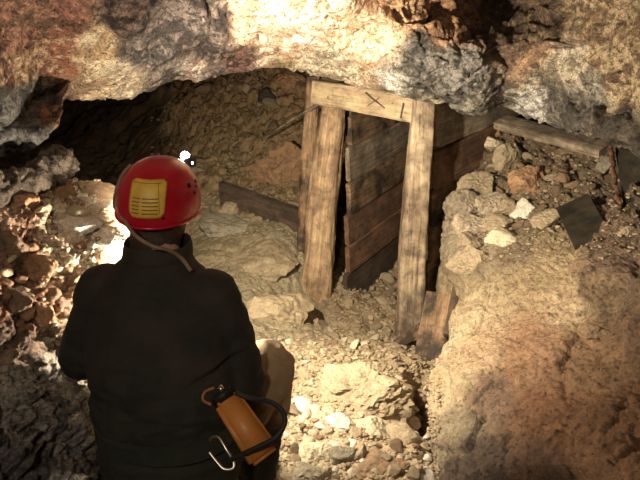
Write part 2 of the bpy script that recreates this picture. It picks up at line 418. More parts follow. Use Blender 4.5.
V2[:, 2] += far * (.05 * cl[2] + .03 * cl2[2] - .03 * (1 - np.clip((cl[1] - cl[0]) * 5, 0, 1)) ** 2) + rocky(V, .04, .02, .004, .014, 12, 1.8, 6, 24) + rub * lump * 1.3
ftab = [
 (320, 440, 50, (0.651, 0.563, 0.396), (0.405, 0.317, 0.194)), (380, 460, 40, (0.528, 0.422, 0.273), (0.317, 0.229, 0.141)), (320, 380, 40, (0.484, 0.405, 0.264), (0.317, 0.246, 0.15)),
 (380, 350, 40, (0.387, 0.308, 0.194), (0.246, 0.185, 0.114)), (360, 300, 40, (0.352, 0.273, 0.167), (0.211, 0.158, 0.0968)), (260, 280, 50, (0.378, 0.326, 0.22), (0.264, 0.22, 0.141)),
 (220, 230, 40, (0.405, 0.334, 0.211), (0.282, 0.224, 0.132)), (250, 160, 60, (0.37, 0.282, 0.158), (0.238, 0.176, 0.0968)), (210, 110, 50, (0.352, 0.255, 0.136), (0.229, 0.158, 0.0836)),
 (290, 90, 40, (0.422, 0.299, 0.167), (0.246, 0.167, 0.0968)), (120, 150, 60, (0.106, 0.0748, 0.044), (0.0704, 0.0484, 0.0264)), (70, 120, 40, (0.088, 0.0616, 0.0352), (0.0616, 0.044, 0.0264))]  # last two patches: shade of the unlit left hollow painted into the colour
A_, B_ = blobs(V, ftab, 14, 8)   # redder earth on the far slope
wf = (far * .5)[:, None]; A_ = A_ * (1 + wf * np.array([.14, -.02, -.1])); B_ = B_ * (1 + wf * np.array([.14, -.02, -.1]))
nu = len(xs); nv = len(ys)
idx = np.arange(nu * nv).reshape(nv, nu)
q = np.stack([idx[:-1, :-1], idx[:-1, 1:], idx[1:, 1:], idx[1:, :-1]], -1).reshape(-1, 4)
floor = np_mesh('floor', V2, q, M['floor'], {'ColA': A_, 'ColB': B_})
props(floor, 'tan rubble floor rising as a debris slope behind the portal', kind='structure')

# ------------------------------------------------------------------ LEFT BANK
lx = [-700, -320, -130, -10, 40, 80, 112, 140, 175, 215]
def L_(pys, ds): return [P(x, y, d) for x, y, d in zip(lx, pys, ds)]
rows = []
crest_y = [60, 130, 165, 184, 186, 192, 203, 216, 250, 300]
crest_d = [1.1, 1.7, 2.05, 2.35, 2.5, 2.62, 2.72, 2.8, 3.2, 3.5]
cr_row = L_(crest_y, crest_d)
rows.append([p + Vector((-.2, 2.4, -1.1)) for p in cr_row])
rows.append([p + Vector((-.1, .9, -.5)) for p in cr_row])
rows.append([p + Vector((0, .22, -.06)) for p in cr_row])
rows.append(cr_row)
rows.append(L_([110, 170, 200, 212, 216, 222, 230, 245, 285, 330], [1.0, 1.55, 1.9, 2.2, 2.3, 2.4, 2.48, 2.6, 3.0, 3.3]))
rows.append(L_([200, 240, 250, 256, 262, 266, 272, 285, 320, 360], [.95, 1.4, 1.75, 2.02, 2.12, 2.22, 2.3, 2.45, 2.75, 3.0]))
rows.append(L_([320, 320, 318, 316, 318, 320, 324, 330, 365, 400], [.9, 1.3, 1.6, 1.88, 2.02, 2.18, 2.36, 2.55, 2.7, 2.8]))
rows.append(L_([440, 420, 400, 392, 390, 390, 392, 400, 420, 450], [.85, 1.2, 1.5, 1.8, 1.98, 2.18, 2.42, 2.6, 2.7, 2.75]))
rows.append(L_([600, 540, 500, 480, 478, 478, 480, 480, 490, 500], [.8, 1.1, 1.36, 1.62, 1.78, 1.98, 2.18, 2.3, 2.4, 2.5]))
rows.append(L_([900, 800, 700, 650, 640, 630, 620, 610, 600, 600], [.75, .95, 1.12, 1.26, 1.36, 1.46, 1.58, 1.72, 1.9, 2.0]))
rows.append([Vector((-2.2 + .19 * k, -.6, .5 - .06 * k)) for k in range(10)])
ltab = [
 (30, 210, 22, (.7, .5, .34), (.32, .17, .11)), (75, 215, 22, (.85, .74, .55), (.5, .34, .22)), (105, 235, 22, (.95, .86, .68), (.65, .5, .33)),
 (20, 255, 28, (.36, .2, .12), (.15, .085, .055)), (60, 255, 20, (.8, .7, .52), (.45, .33, .21)), (95, 268, 18, (.88, .78, .6), (.5, .38, .25)),
 (25, 310, 24, (.34, .17, .1), (.16, .085, .055)), (50, 330, 18, (.42, .3, .18), (.2, .13, .08)), (15, 350, 20, (.3, .2, .13), (.14, .09, .06)),
 (40, 385, 26, (.42, .36, .29), (.13, .11, .09)), (80, 380, 20, (.42, .37, .28), (.2, .17, .14)), (40, 440, 34, (.38, .34, .3), (.1, .09, .08)),
 (95, 430, 20, (.52, .46, .35), (.22, .19, .15)), (20, 475, 24, (.15, .135, .13), (.06, .055, .055)), (90, 470, 20, (.25, .22, .18), (.1, .09, .08))]
def ldisp(p):
    a, b, t, _ = worley(p, 48, 64); a2 = worley(p, 20, 65)
    return rocky(p, .038, .03, .014, .022, 21, 3.2, 9, 28) + .006 * t + .008 * (1 - np.clip(a * 1.5, 0, 1)) + .016 * (1 - np.clip(a2[0] * 1.4, 0, 1)) + .008 * a2[2]
wall_left = sheet('wall_left', rows, 330, 380, (0, 1.5, 1.2), ldisp, M['bank'], ltab, 21, 16)
props(wall_left, 'broken reddish and grey rock bank beside the crouching person', kind='structure')

# ------------------------------------------------------------------ RIGHT MOUND AND RUBBLE SLOPE
def rrow(left, py, pts, hid):
    """left edge curls round behind and down; pts: (px,py,d) going right"""
    e = P(*left)
    r = [e + Vector(hid) * 2.2 + Vector((0, 0, -.6)), e + Vector(hid), e] + [P(*p) for p in pts]
    return r
rows = [
 [Vector((1.2, 6.8, .1)), Vector((1.5, 6.6, .6)), Vector((1.7, 6.4, .9)), Vector((2.0, 6.3, 1.1)), Vector((2.4, 6.0, 1.2)), Vector((2.8, 5.6, 1.3)), Vector((3.2, 5.0, 1.4)), Vector((4, 4.5, 1.5))],
 rrow((500, 112, 4.7), 112, [(530, 116, 4.55), (570, 122, 4.3), (610, 130, 4.0), (660, 150, 3.6), (800, 190, 3.0)], (-.02, .3, -.2)),
 rrow((482, 150, 4.4), 150, [(510, 152, 4.25), (560, 158, 4.0), (605, 165, 3.75), (660, 185, 3.3), (800, 220, 2.7)], (-.02, .3, -.2)),
 rrow((464, 190, 4.12), 190, [(495, 192, 3.95), (550, 198, 3.75), (600, 206, 3.5), (655, 215, 3.0), (800, 240, 2.4)], (-.02, .25, -.2)),
 rrow((454, 225, 3.92), 225, [(486, 226, 3.75), (540, 230, 3.5), (590, 236, 3.2), (650, 245, 2.7), (800, 270, 2.1)], (-.02, .25, -.2)),
 rrow((454, 262, 3.72), 262, [(488, 256, 3.45), (540, 256, 3.2), (590, 262, 2.9), (650, 275, 2.45), (800, 310, 1.9)], (.0, .25, -.2)),
 rrow((467, 290, 3.42), 290, [(495, 285, 3.2), (545, 288, 2.95), (595, 298, 2.65), (650, 315, 2.25), (800, 360, 1.7)], (.03, .25, -.2)),
 rrow((450, 330, 3.12), 330, [(480, 330, 2.92), (535, 335, 2.68), (590, 345, 2.42), (650, 360, 2.08), (800, 420, 1.55)], (.06, .2, -.2)),
 rrow((428, 370, 2.85), 370, [(460, 372, 2.65), (520, 380, 2.45), (580, 388, 2.22), (650, 400, 1.92), (800, 470, 1.42)], (.08, .2, -.22)),
 rrow((427, 415, 2.62), 415, [(458, 418, 2.45), (515, 425, 2.26), (575, 432, 2.05), (650, 440, 1.78), (800, 530, 1.3)], (.08, .15, -.22)),
 rrow((436, 480, 2.36), 480, [(465, 482, 2.2), (515, 490, 2.0), (575, 495, 1.82), (650, 500, 1.6), (800, 600, 1.15)], (.08, .15, -.22)),
 rrow((450, 620, 1.95), 620, [(480, 625, 1.8), (530, 630, 1.65), (590, 640, 1.5), (670, 650, 1.3), (820, 750, .95)], (.08, .1, -.22)),
 [Vector((.5 + .3 * k, -.5, -.3 + .12 * k)) for k in range(8)],
]
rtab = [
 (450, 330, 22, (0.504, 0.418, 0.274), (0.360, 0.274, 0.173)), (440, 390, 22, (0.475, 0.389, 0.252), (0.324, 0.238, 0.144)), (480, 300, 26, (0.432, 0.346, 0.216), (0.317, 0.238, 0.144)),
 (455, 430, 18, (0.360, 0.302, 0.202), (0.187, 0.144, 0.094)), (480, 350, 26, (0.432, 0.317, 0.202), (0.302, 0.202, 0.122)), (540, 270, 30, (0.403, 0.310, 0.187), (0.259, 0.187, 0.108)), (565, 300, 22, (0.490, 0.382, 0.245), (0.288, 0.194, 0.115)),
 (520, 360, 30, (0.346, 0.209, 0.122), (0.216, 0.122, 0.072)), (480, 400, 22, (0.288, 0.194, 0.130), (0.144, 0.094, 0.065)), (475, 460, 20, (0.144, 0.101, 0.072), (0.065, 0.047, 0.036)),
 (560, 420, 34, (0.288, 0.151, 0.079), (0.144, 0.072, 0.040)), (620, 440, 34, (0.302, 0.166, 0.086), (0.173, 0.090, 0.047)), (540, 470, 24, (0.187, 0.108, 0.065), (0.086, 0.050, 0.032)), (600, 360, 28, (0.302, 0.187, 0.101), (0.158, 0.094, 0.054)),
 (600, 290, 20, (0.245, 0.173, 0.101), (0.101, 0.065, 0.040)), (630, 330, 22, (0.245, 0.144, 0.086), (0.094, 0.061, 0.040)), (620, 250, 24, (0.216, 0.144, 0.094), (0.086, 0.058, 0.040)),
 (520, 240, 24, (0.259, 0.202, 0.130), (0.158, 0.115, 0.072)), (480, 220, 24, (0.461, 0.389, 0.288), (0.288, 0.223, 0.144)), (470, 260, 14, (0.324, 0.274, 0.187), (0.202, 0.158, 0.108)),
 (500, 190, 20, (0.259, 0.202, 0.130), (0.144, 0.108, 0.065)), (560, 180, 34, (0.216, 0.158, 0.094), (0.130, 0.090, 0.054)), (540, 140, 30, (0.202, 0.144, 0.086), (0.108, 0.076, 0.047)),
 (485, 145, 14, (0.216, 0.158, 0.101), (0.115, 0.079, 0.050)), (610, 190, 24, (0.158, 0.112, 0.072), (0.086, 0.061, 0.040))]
def rdisp(p):
    x, y, d = proj(p)
    k = np.clip((250 - y) / 50, 0, 1) + np.clip((x - 560) / 120, 0, 1) * .6
    k = np.clip(k, 0.12, 1)
    lump = worley(p, 13, 61)[0]
    return (rocky(p, .035, .014, .006, .008, 41, 2.2, 8, 30) + k * (rocky(p, .03, .03, .01, .02, 44, 5, 12, 34) + .03 * (1 - np.clip(lump * 1.5, 0, 1)))
            + .012 * fbm(p, 9, 4, 71))
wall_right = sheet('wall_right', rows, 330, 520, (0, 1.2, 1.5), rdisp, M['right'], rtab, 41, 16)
props(wall_right, 'pale clay mound turning rusty towards its foot, rubble slope above it', kind='structure')

TREES = {'floor': bvh(floor), 'left': bvh(wall_left), 'right': bvh(wall_right), 'ceiling': bvh(ceiling)}
def hit(px, py, who=('floor', 'left', 'right')):
    d = (P(px, py, 1) - CAM).normalized()
    best = None
    for k in who:
        h = TREES[k].ray_cast(CAM, d)
        if h[0] is not None and (best is None or h[3] < best[3]): best = h
    if best is None: return None
    n = best[1]
    if n.dot(d) > 0: n = -n
    return best[0], n, (best[0] - CAM).dot(FW)

# ------------------------------------------------------------------ STONES
def ico(sub):
    bm = bmesh.new(); bmesh.ops.create_icosphere(bm, subdivisions=sub, radius=1)
    V = np.array([tuple(v.co) for v in bm.verts]); Fc = np.array([[v.index for v in f.verts] for f in bm.faces]); bm.free()
    return V, Fc
ICO = {k: ico(k) for k in (1, 2, 3, 4, 5)}
def stone_verts(rng, sub, planes=11, rough=.04, flat=1.0, pointed=False):
    V, Fc = ICO[sub]
    n = rng.normal(size=(planes, 3)); n /= np.linalg.norm(n, axis=1, keepdims=True)
    dd = rng.uniform(.62, .95, planes)
    if pointed:
        n = np.array([[-.5, -.35, .75], [.75, .3, .6], [.2, .8, .5], [.1, -.9, .35], [-.9, .2, .1], [.9, -.35, .1], [0, 0, -1], [-.2, .95, 0]]); n /= np.linalg.norm(n, axis=1, keepdims=True)
        dd = np.array([.55, .6, .75, .8, .85, .95, .6, .8])
    c = V @ n.T
    r = np.min(np.where(c > .05, dd / np.maximum(c, .05), 9), axis=1)
    r = np.minimum(r, 1.25)
    W = V * r[:, None]
    W = W + V * (rough * fbm(W + rng.uniform(0, 50), 3, 4, 1) + rough * .5 * fbm(W + 9, 11, 3, 2))[:, None]
    if sub >= 4:
        o_ = rng.uniform(0, 50); f1, f2, tl, _ = worley(W + o_, 2.6, 5); g1, g2, tl2, _ = worley(W + o_, 6.5, 6)
        W = W + V * (.07 * tl + .035 * tl2 - .05 * (1 - np.clip((f2 - f1) * 6, 0, 1)) ** 2 + .03 * fbm(W + o_, 14, 3, 8))[:, None]
    return W * np.array([1, 1, flat]), Fc
def stone(name, loc, size, rng, mat, sub=3, rot=None, parent=None, **kw):
    """size: half extents"""
    W, Fc = stone_verts(rng, sub, **kw)
    W = W * np.array(size)
    o = np_mesh(name, W, Fc, mat, smooth=False)
    o.location = loc
    o.rotation_euler = rot if rot is not None else (rng.uniform(-.3, .3), rng.uniform(-.3, .3), rng.uniform(0, 6.28))
    return o

def rock_at(px, py, wpx, hpx, mat, label, seed, deep=.8, rot=None, sub=4, sink=.25, who=('floor', 'left', 'right'), name='rock', d=None, group=None, cat='rock', **kw):
    h = hit(px, py, who)
    rng = np.random.default_rng(seed)
    dd = d if d else h[2]
    sx = wpx / F * dd * .5; sz = hpx / F * dd * .5
    sy = sx * deep
    nrm = h[1] if h and not d else Vector((0, 0, 1))
    loc = (P(px, py, dd) if d else h[0]) + nrm * min(sx, sz) * (1 - sink) * .45
    if rot is None: rot = (PITCH * .3 + rng.uniform(-.15, .15), rng.uniform(-.15, .15), rng.uniform(-.3, .3))
    o = stone(name, loc, (sx * 1.12, sy * 1.12, sz * 1.12), rng, M[mat], sub, rot, **kw)
    return props(o, label, cat, group)

# large named rocks -------------------------------------------------
rock_at(362, 398, 92, 54, 'tan', 'large tan pointed boulder on the gravel before the portal', 5, rot=(.1, .0, .35), sub=5, pointed=True, rough=.07, sink=.3)
rock_at(372, 472, 58, 16, 'brown', 'flat brown slab at the bottom edge, foot of the clay mound', 8, rot=(.25, -.12, .35), sink=.6, deep=.55)
rock_at(402, 424, 26, 16, 'tan', 'tan block at the edge of the dark gap beside the clay mound', 9, rot=(.2, .3, .4))
rock_at(408, 444, 38, 18, 'tan', 'flat tan stone below the dark gap near the mound foot', 10, rot=(.3, .2, -.2))
rock_at(340, 424, 24, 14, 'white', 'bright cream stone under the pointed boulder', 11)
rock_at(368, 430, 36, 22, 'pale', 'cream wedge stone directly below the pointed boulder', 12, rot=(.3, -.2, .2))
rock_at(392, 415, 34, 12, 'white', 'long narrow cream chip leaning on the pointed boulder', 13, rot=(.2, .45, .3))
rock_at(316, 455, 30, 20, 'pale', 'pale stone on the bright gravel beside the battery case', 14)
rock_at(310, 474, 34, 16, 'grey', 'dusty grey slab at the bottom edge beside the person', 15)
rock_at(345, 456, 24, 16, 'grey', 'grey stone in the middle of the pale rubble', 16)
rock_at(262, 264, 56, 30, 'tan', 'broad dusty slab half buried in the slope left of the portal', 17, rot=(.35, .1, .2), sink=.7, rough=.03, deep=.9)
rock_at(283, 318, 60, 44, 'tan', 'tan slab lying against the foot of the left post', 18, rot=(.4, .35, .2), sink=.7, rough=.03)
rock_at(224, 231, 42, 20, 'grey', 'grey slab below the dark plank, next to the helmet', 19, sink=.4)
rock_at(229, 214, 22, 17, 'tan', 'small tan rock just under the end of the dark plank', 20)
rock_at(283, 174, 50, 44, 'rust', 'rusty orange boulder behind the thin side post', 21, rot=(.2, .3, .2), sink=.3, rough=.03)
rock_at(265, 97, 18, 15, 'dark', 'round dark stone high on the debris slope', 22, sink=.3)
rock_at(228, 72, 12, 10, 'tan', 'small tan stone high on the slope under the roof edge', 23)
rock_at(291, 82, 34, 20, 'rust', 'reddish stone under the roof lip beside the side post', 24)
rock_at(240, 88, 16, 10, 'brown', 'brown stone left of the round dark stone', 25)
# right hand rubble
rock_at(488, 147, 20, 16, 'pale', 'pale grey stone beside the upper end of the board wall', 31)
rock_at(497, 133, 11, 9, 'rust', 'small reddish stone under the old beam end', 32)
rock_at(510, 158, 22, 28, 'tan', 'upright tan stone above the orange block', 33)
rock_at(530, 180, 34, 30, 'rust', 'squarish orange-banded block on the right rubble slope', 34, rough=.02)
rock_at(526, 210, 26, 15, 'white', 'small bright white stone below the orange block', 35, rot=(.2, -.5, .2))
rock_at(480, 190, 34, 26, 'tan', 'knobbly tan-grey stone against the board wall, uppermost of the pile', 36, rough=.1, sink=.4)
rock_at(467, 207, 30, 26, 'outcrop', 'knobbly tan stone against the board wall below the uppermost one', 136, rough=.1, sink=.4)
rock_at(492, 208, 30, 22, 'outcrop', 'pale lumpy stone between the board wall and the bright white stone', 137, rough=.1, sink=.4)
rock_at(497, 226, 28, 16, 'tan', 'tan flat stone just left of the flat tan slab on the right pile', 138, rough=.08, sink=.4)
rock_at(472, 230, 36, 24, 'outcrop', 'pale crusty stone in the middle of the pile by the boards', 37, rough=.08, sink=.4)
rock_at(507, 241, 36, 16, 'pale', 'pale grey flat stone at the top of the clay mound', 38, rot=(.2, .2, .1), sink=.4)
rock_at(468, 266, 34, 26, 'tan', 'large tan stone at the bottom of the pile by the boards', 39, rough=.06, sink=.4)
rock_at(468, 246, 26, 20, 'tan', 'middling tan stone between the crusty stone and the lowest one', 40, rough=.06)
rock_at(552, 180, 12, 10, 'tan', 'small tan stone right of the orange block', 41)
rock_at(545, 220, 30, 18, 'tan', 'flat tan stone left of the steel plate', 42, sink=.5)
rock_at(603, 165, 16, 18, 'grey', 'grey stone beside the rusty flange', 43)
rock_at(627, 232, 14, 12, 'tan', 'small tan stone at the foot of the rusty flange', 44)
rock_at(505, 212, 24, 18, 'tan', 'tan stone left of the bright white stone', 45, sink=.4)
rock_at(582, 270, 26, 14, 'brown', 'brown flake on top of the clay mound below the steel plate', 46, sink=.4)
rock_at(600, 335, 26, 18, 'brown', 'brown lump bedded in the right side of the mound', 47, sink=.5)
# left ledge
def lump_log():
    rng = np.random.default_rng(3)
    A = P(-40, 200, 2.08); B = P(70, 164, 2.56)
    ax = (B - A).normalized(); side = ax.cross(Vector((0, 0, 1))).normalized(); up = side.cross(ax)
    n1, n2 = 120, 72; pts = []
    for i in range(n1):
        t = i / (n1 - 1)
        c = A.lerp(B, t) + up * .012 * math.sin(t * 9)
        cap = min(1, math.sqrt(max(0, 1 - max(0, (t - .93) / .07) ** 2)) + .001) * min(1, t / .05 + .02)
        r = (.052 + .01 * math.sin(t * 7 + 1)) * cap
        for j in range(n2):
            a = 2 * PI * j / n2
            pts.append(c + side * math.cos(a) * r + up * math.sin(a) * r * 1.05)
    V = np.array([tuple(p) for p in pts])
    axn = np.array([tuple(A.lerp(B, i / (n1 - 1))) for i in range(n1)]).repeat(n2, 0)
    Nn = V - axn; Nn /= np.linalg.norm(Nn, axis=1, keepdims=True) + 1e-6
    V = V + Nn * (rocky(V, .012, .014, .01, .012, 9, 6, 16, 50) + .01 * fbm(V, 22, 3, 4))[:, None]
    idx = np.arange(n1 * n2).reshape(n1, n2)
    q = np.stack([idx[:-1], np.roll(idx, -1, 1)[:-1], np.roll(idx, -1, 1)[1:], idx[1:]], -1).reshape(-1, 4)
    caps = []
    o = np_mesh('crusted_log', V, q, M['crust'])
    me = o.data; bm = bmesh.new(); bm.from_mesh(me)
    bmesh.ops.holes_fill(bm, edges=[e for e in bm.edges if e.is_boundary]); bmesh.ops.recalc_face_normals(bm, faces=bm.faces); bm.to_mesh(me); bm.free()
    me.polygons.foreach_set('use_smooth', [True] * len(me.polygons))
    props(o, 'rounded grey-brown crusted log lying on the left ledge under the roof', 'log')
lump_log()
rock_at(92, 194, 48, 18, 'brown', 'brown flat slab on the left ledge left of the helmet', 51, rot=(.2, .35, .2), who=('left',))
rock_at(52, 190, 30, 20, 'rust', 'reddish stone under the end of the crusted log', 52, who=('left',))
rock_at(78, 224, 38, 14, 'white', 'brightest white stone on the left bank beside the helmet', 53, rot=(.3, -.1, .1), who=('left',), rough=.02)
rock_at(104, 214, 40, 20, 'pale', 'cream slab on the left ledge touching the dark hollow', 54, rot=(.3, .1, .1), who=('left',))
rock_at(108, 240, 34, 20, 'white', 'white broken stone beside the person\'s collar', 55, who=('left',))
rock_at(18, 205, 30, 26, 'rust', 'rusty knob of rock below the crusted log near the left edge', 56, who=('left',), sink=.5)
rock_at(10, 245, 34, 30, 'brown', 'dark reddish block on the left edge of the bank', 57, who=('left',), sink=.5)
rock_at(38, 272, 30, 24, 'rust', 'rust-red block in the middle of the left bank', 58, who=('left',), sink=.5)
rock_at(16, 300, 40, 30, 'brown', 'brown broken block low on the left edge of the bank', 59, who=('left',), sink=.5)
rock_at(46, 318, 28, 34, 'rust', 'upright reddish block beside the person\'s left sleeve', 60, who=('left',), sink=.5)
rock_at(64, 240, 24, 14, 'pale', 'small cream stone in the upper left bank', 61, who=('left',), sink=.4)

# loose small stones: individuals over measured patches
def stones_in(zone, n, smin, smax, mats, label, group, seed, name='stone', who=('floor',), flat=.7):
    rng = np.random.default_rng(seed)
    protos = {}
    placed = []
    x0, y0, x1, y1 = zone['box']; poly = zone.get('ok', lambda x, y: True)
    k = 0; tries = 0
    while k < n and tries < n * 60:
        tries += 1
        px, py = rng.uniform(x0, x1), rng.uniform(y0, y1)
        s = smin + (smax - smin) * rng.random() ** 2.2
        if not poly(px, py): continue
        if any((px - a) ** 2 + ((py - b) * 1.3) ** 2 < ((s + c) * .46) ** 2 for a, b, c in placed): continue
        h = hit(px, py)
        if h is None: continue
        placed.append((px, py, s))
        m = mats[int(rng.integers(len(mats)))]
        key = (m, int(rng.integers(5)))
        r = s / F * h[2] * .5
        rot = (rng.uniform(-.5, .5), rng.uniform(-.5, .5), rng.uniform(0, 6.28))
        loc = h[0] + h[1] * r * .25
        if key not in protos:
            o = stone(name, loc, (1, .8, .55), rng, M[m], 3, rot, rough=.05)
            protos[key] = o
        else:
            o = protos[key].copy(); COL.objects.link(o)
        o.location = loc; o.rotation_euler = rot
        sc = r * 1.25
        o.scale = (sc, sc * rng.uniform(.8, 1.2), sc * rng.uniform(.8, 1.3))
        props(o, label, 'stone', group)
        k += 1
mound_left = lambda y: np.interp(y, [285, 305, 335, 357, 380, 420, 445, 480], [470, 462, 447, 432, 426, 430, 437, 434])
okA = lambda x, y: y > 300 - (x - 335) * .54 + 6 and x < 402
stones_in({'box': (332, 268, 404, 345), 'ok': okA}, 48, 6, 14, ['tan', 'tan', 'brown'], 'small muddy tan stone in the gravel inside the timber portal', 'stones in the gravel inside the portal', 101)
okC = lambda x, y: x < mound_left(y) - 6 and x > 285 - (y - 400) * .15 and not (322 < x < 392 and 374 < y < 414)
stones_in({'box': (285, 400, 432, 478), 'ok': okC}, 80, 7, 20, ['pale', 'pale', 'tan', 'white', 'tan', 'brown'], 'pale angular stone in the bright rubble below the pointed boulder', 'stones in the bright foreground rubble', 102)
okB = lambda x, y: not (322 < x < 395 and y > 372) and x < 412 and x > 278
stones_in({'box': (280, 338, 415, 400), 'ok': okB}, 60, 5, 11, ['tan', 'pale', 'tan'], 'small tan stone on the gravel slope before the portal', 'stones on the gravel slope before the portal', 103)
stones_in({'box': (190, 75, 305, 185)}, 44, 4, 14, ['brown', 'tan', 'brown'], 'small brown stone on the debris slope above the dark plank', 'stones on the debris slope', 104)
okR = lambda x, y: x > 490 and (x < 555 or y < 190)
stones_in({'box': (490, 128, 605, 235), 'ok': okR}, 44, 6, 15, ['tan', 'brown', 'brown', 'tan'], 'small brown stone in the right rubble below the old beam', 'stones in the right rubble slope', 105)
okL = lambda x, y: x < 118 - max(0, (y - 250)) * .9
stones_in({'box': (0, 200, 120, 330), 'ok': okL}, 36, 7, 18, ['rust', 'brown', 'pale', 'white', 'rust'], 'small broken stone bedded in the reddish left bank', 'stones in the left bank', 106)

okL2 = lambda x, y: x < 122 - max(0, (y - 250)) * .7 and y > 196 + (120 - x) * .05
stones_in({'box': (40, 196, 124, 345), 'ok': okL2}, 60, 4, 13, ['white', 'pale', 'pale', 'rust'], 'small pale chip on the brightly lit part of the left bank', 'pale chips on the left bank', 107)

# uncountable grit between the stones
def gravel():
    rng = np.random.default_rng(77)
    W = []; Fs = []; off = 0; n = 0
    W1, F1 = zip(*[stone_verts(rng, 1, 8, .03) for _ in range(12)])
    while n < 5200:
        r0 = rng.random()
        if r0 < .45: px, py = rng.uniform(270, 440), rng.uniform(335, 480); sm = (2, 6)
        elif r0 < .6: px, py = rng.uniform(330, 410), rng.uniform(265, 345); sm = (2, 5)
        elif r0 < .78: px, py = rng.uniform(180, 330), rng.uniform(210, 350); sm = (1.2, 3)
        elif r0 < .88: px, py = rng.uniform(150, 310), rng.uniform(65, 210); sm = (1.2, 4)
        else: px, py = rng.uniform(480, 640), rng.uniform(120, 260); sm = (2, 5)
        h = hit(px, py)
        n += 1
        if h is None or h[2] > 7.5: continue
        s = (sm[0] + (sm[1] - sm[0]) * rng.random() ** 2) / F * h[2] * .6
        k = int(rng.integers(12)); v = W1[k] * np.array([1, .85, .6])
        a = rng.uniform(0, 6.28); c_, s_ = math.cos(a), math.sin(a)
        R = np.array([[c_, -s_, 0], [s_, c_, 0], [0, 0, 1]])
        W.append(v @ R.T * s + np.array(h[0] + h[1] * s * .3)); Fs.append(F1[k] + off); off += len(v)
    o = np_mesh('gravel', np.concatenate(W), np.concatenate(Fs), M['gravel'], smooth=False)
    props(o, 'fine tan grit and chips scattered over floor and slopes', 'gravel', None, 'stuff')
M['gravel'] = rock_mat('grit', False, (.5, .4, .26), (.32, .25, .16), sc=1, contrast=.2, dist=.003, fine=.3)
gravel()

# ------------------------------------------------------------------ TIMBER
def frame_mat(A, B, up):
    x = (B - A).normalized(); z = (up - x * up.dot(x)).normalized(); y = z.cross(x)
    m = Matrix((x, y, z)).transposed().to_4x4(); m.translation = A
    return m
def board(name, A, B, w, th, mat, up=Vector((0, 0, 1)), seed=0, label=None, cat='board', group=None, wob=.004, taper=1.0, parent=None, jag=.0):
    """sawn board from A to B, width w along up, thickness th; grain along local X"""
    Ln = (B - A).length; nx = max(8, int(Ln / .02)); nz = max(4, int(w / .02)); ny = 3
    bm = bmesh.new()
    bmesh.ops.create_cube(bm, size=1)
    bmesh.ops.bevel(bm, geom=list(bm.edges), offset=.02, segments=1, affect='EDGES', profile=.5)
    rng = np.random.default_rng(seed)
    bmesh.ops.subdivide_edges(bm, edges=[e for e in bm.edges if abs((e.verts[0].co - e.verts[1].co).x) > .5], cuts=nx, use_grid_fill=True)
    bmesh.ops.subdivide_edges(bm, edges=[e for e in bm.edges if abs((e.verts[0].co - e.verts[1].co).z) > .5], cuts=nz, use_grid_fill=True)
    V = np.array([tuple(v.co) for v in bm.verts])
    L_w = V * np.array([Ln, th, w]); L_w[:, 0] += Ln / 2
    t = L_w[:, 0] / Ln
    L_w[:, 2] *= 1 + (taper - 1) * t
    o3 = seed * 3.1
    q = L_w * np.array([4, 1, 1])
    L_w[:, 2] += wob * 1.8 * fbm(np.column_stack([L_w[:, 0] * 6, np.sign(V[:, 2]) * 5, L_w[:, 1] * 0]) + o3, 1, 3, 1)
    L_w[:, 1] += wob * fbm(L_w * np.array([3, 1, 14]) + o3, 1, 3, 2)
    if jag:
        e = np.clip((t - .9) / .1, 0, 1)
        L_w[:, 0] -= e * jag * (1 + fbm(L_w * np.array([0, 30, 60]) + o3, 1, 3, 3))
    for v, c in zip(bm.verts, L_w): v.co = c
    o = bm_obj(name, bm, M[mat], parent)
    m = frame_mat(A, B, up); o.matrix_world = m
    es = o.modifiers.new('edges', 'EDGE_SPLIT'); es.split_angle = math.radians(35)
    return props(o, label, cat, group)
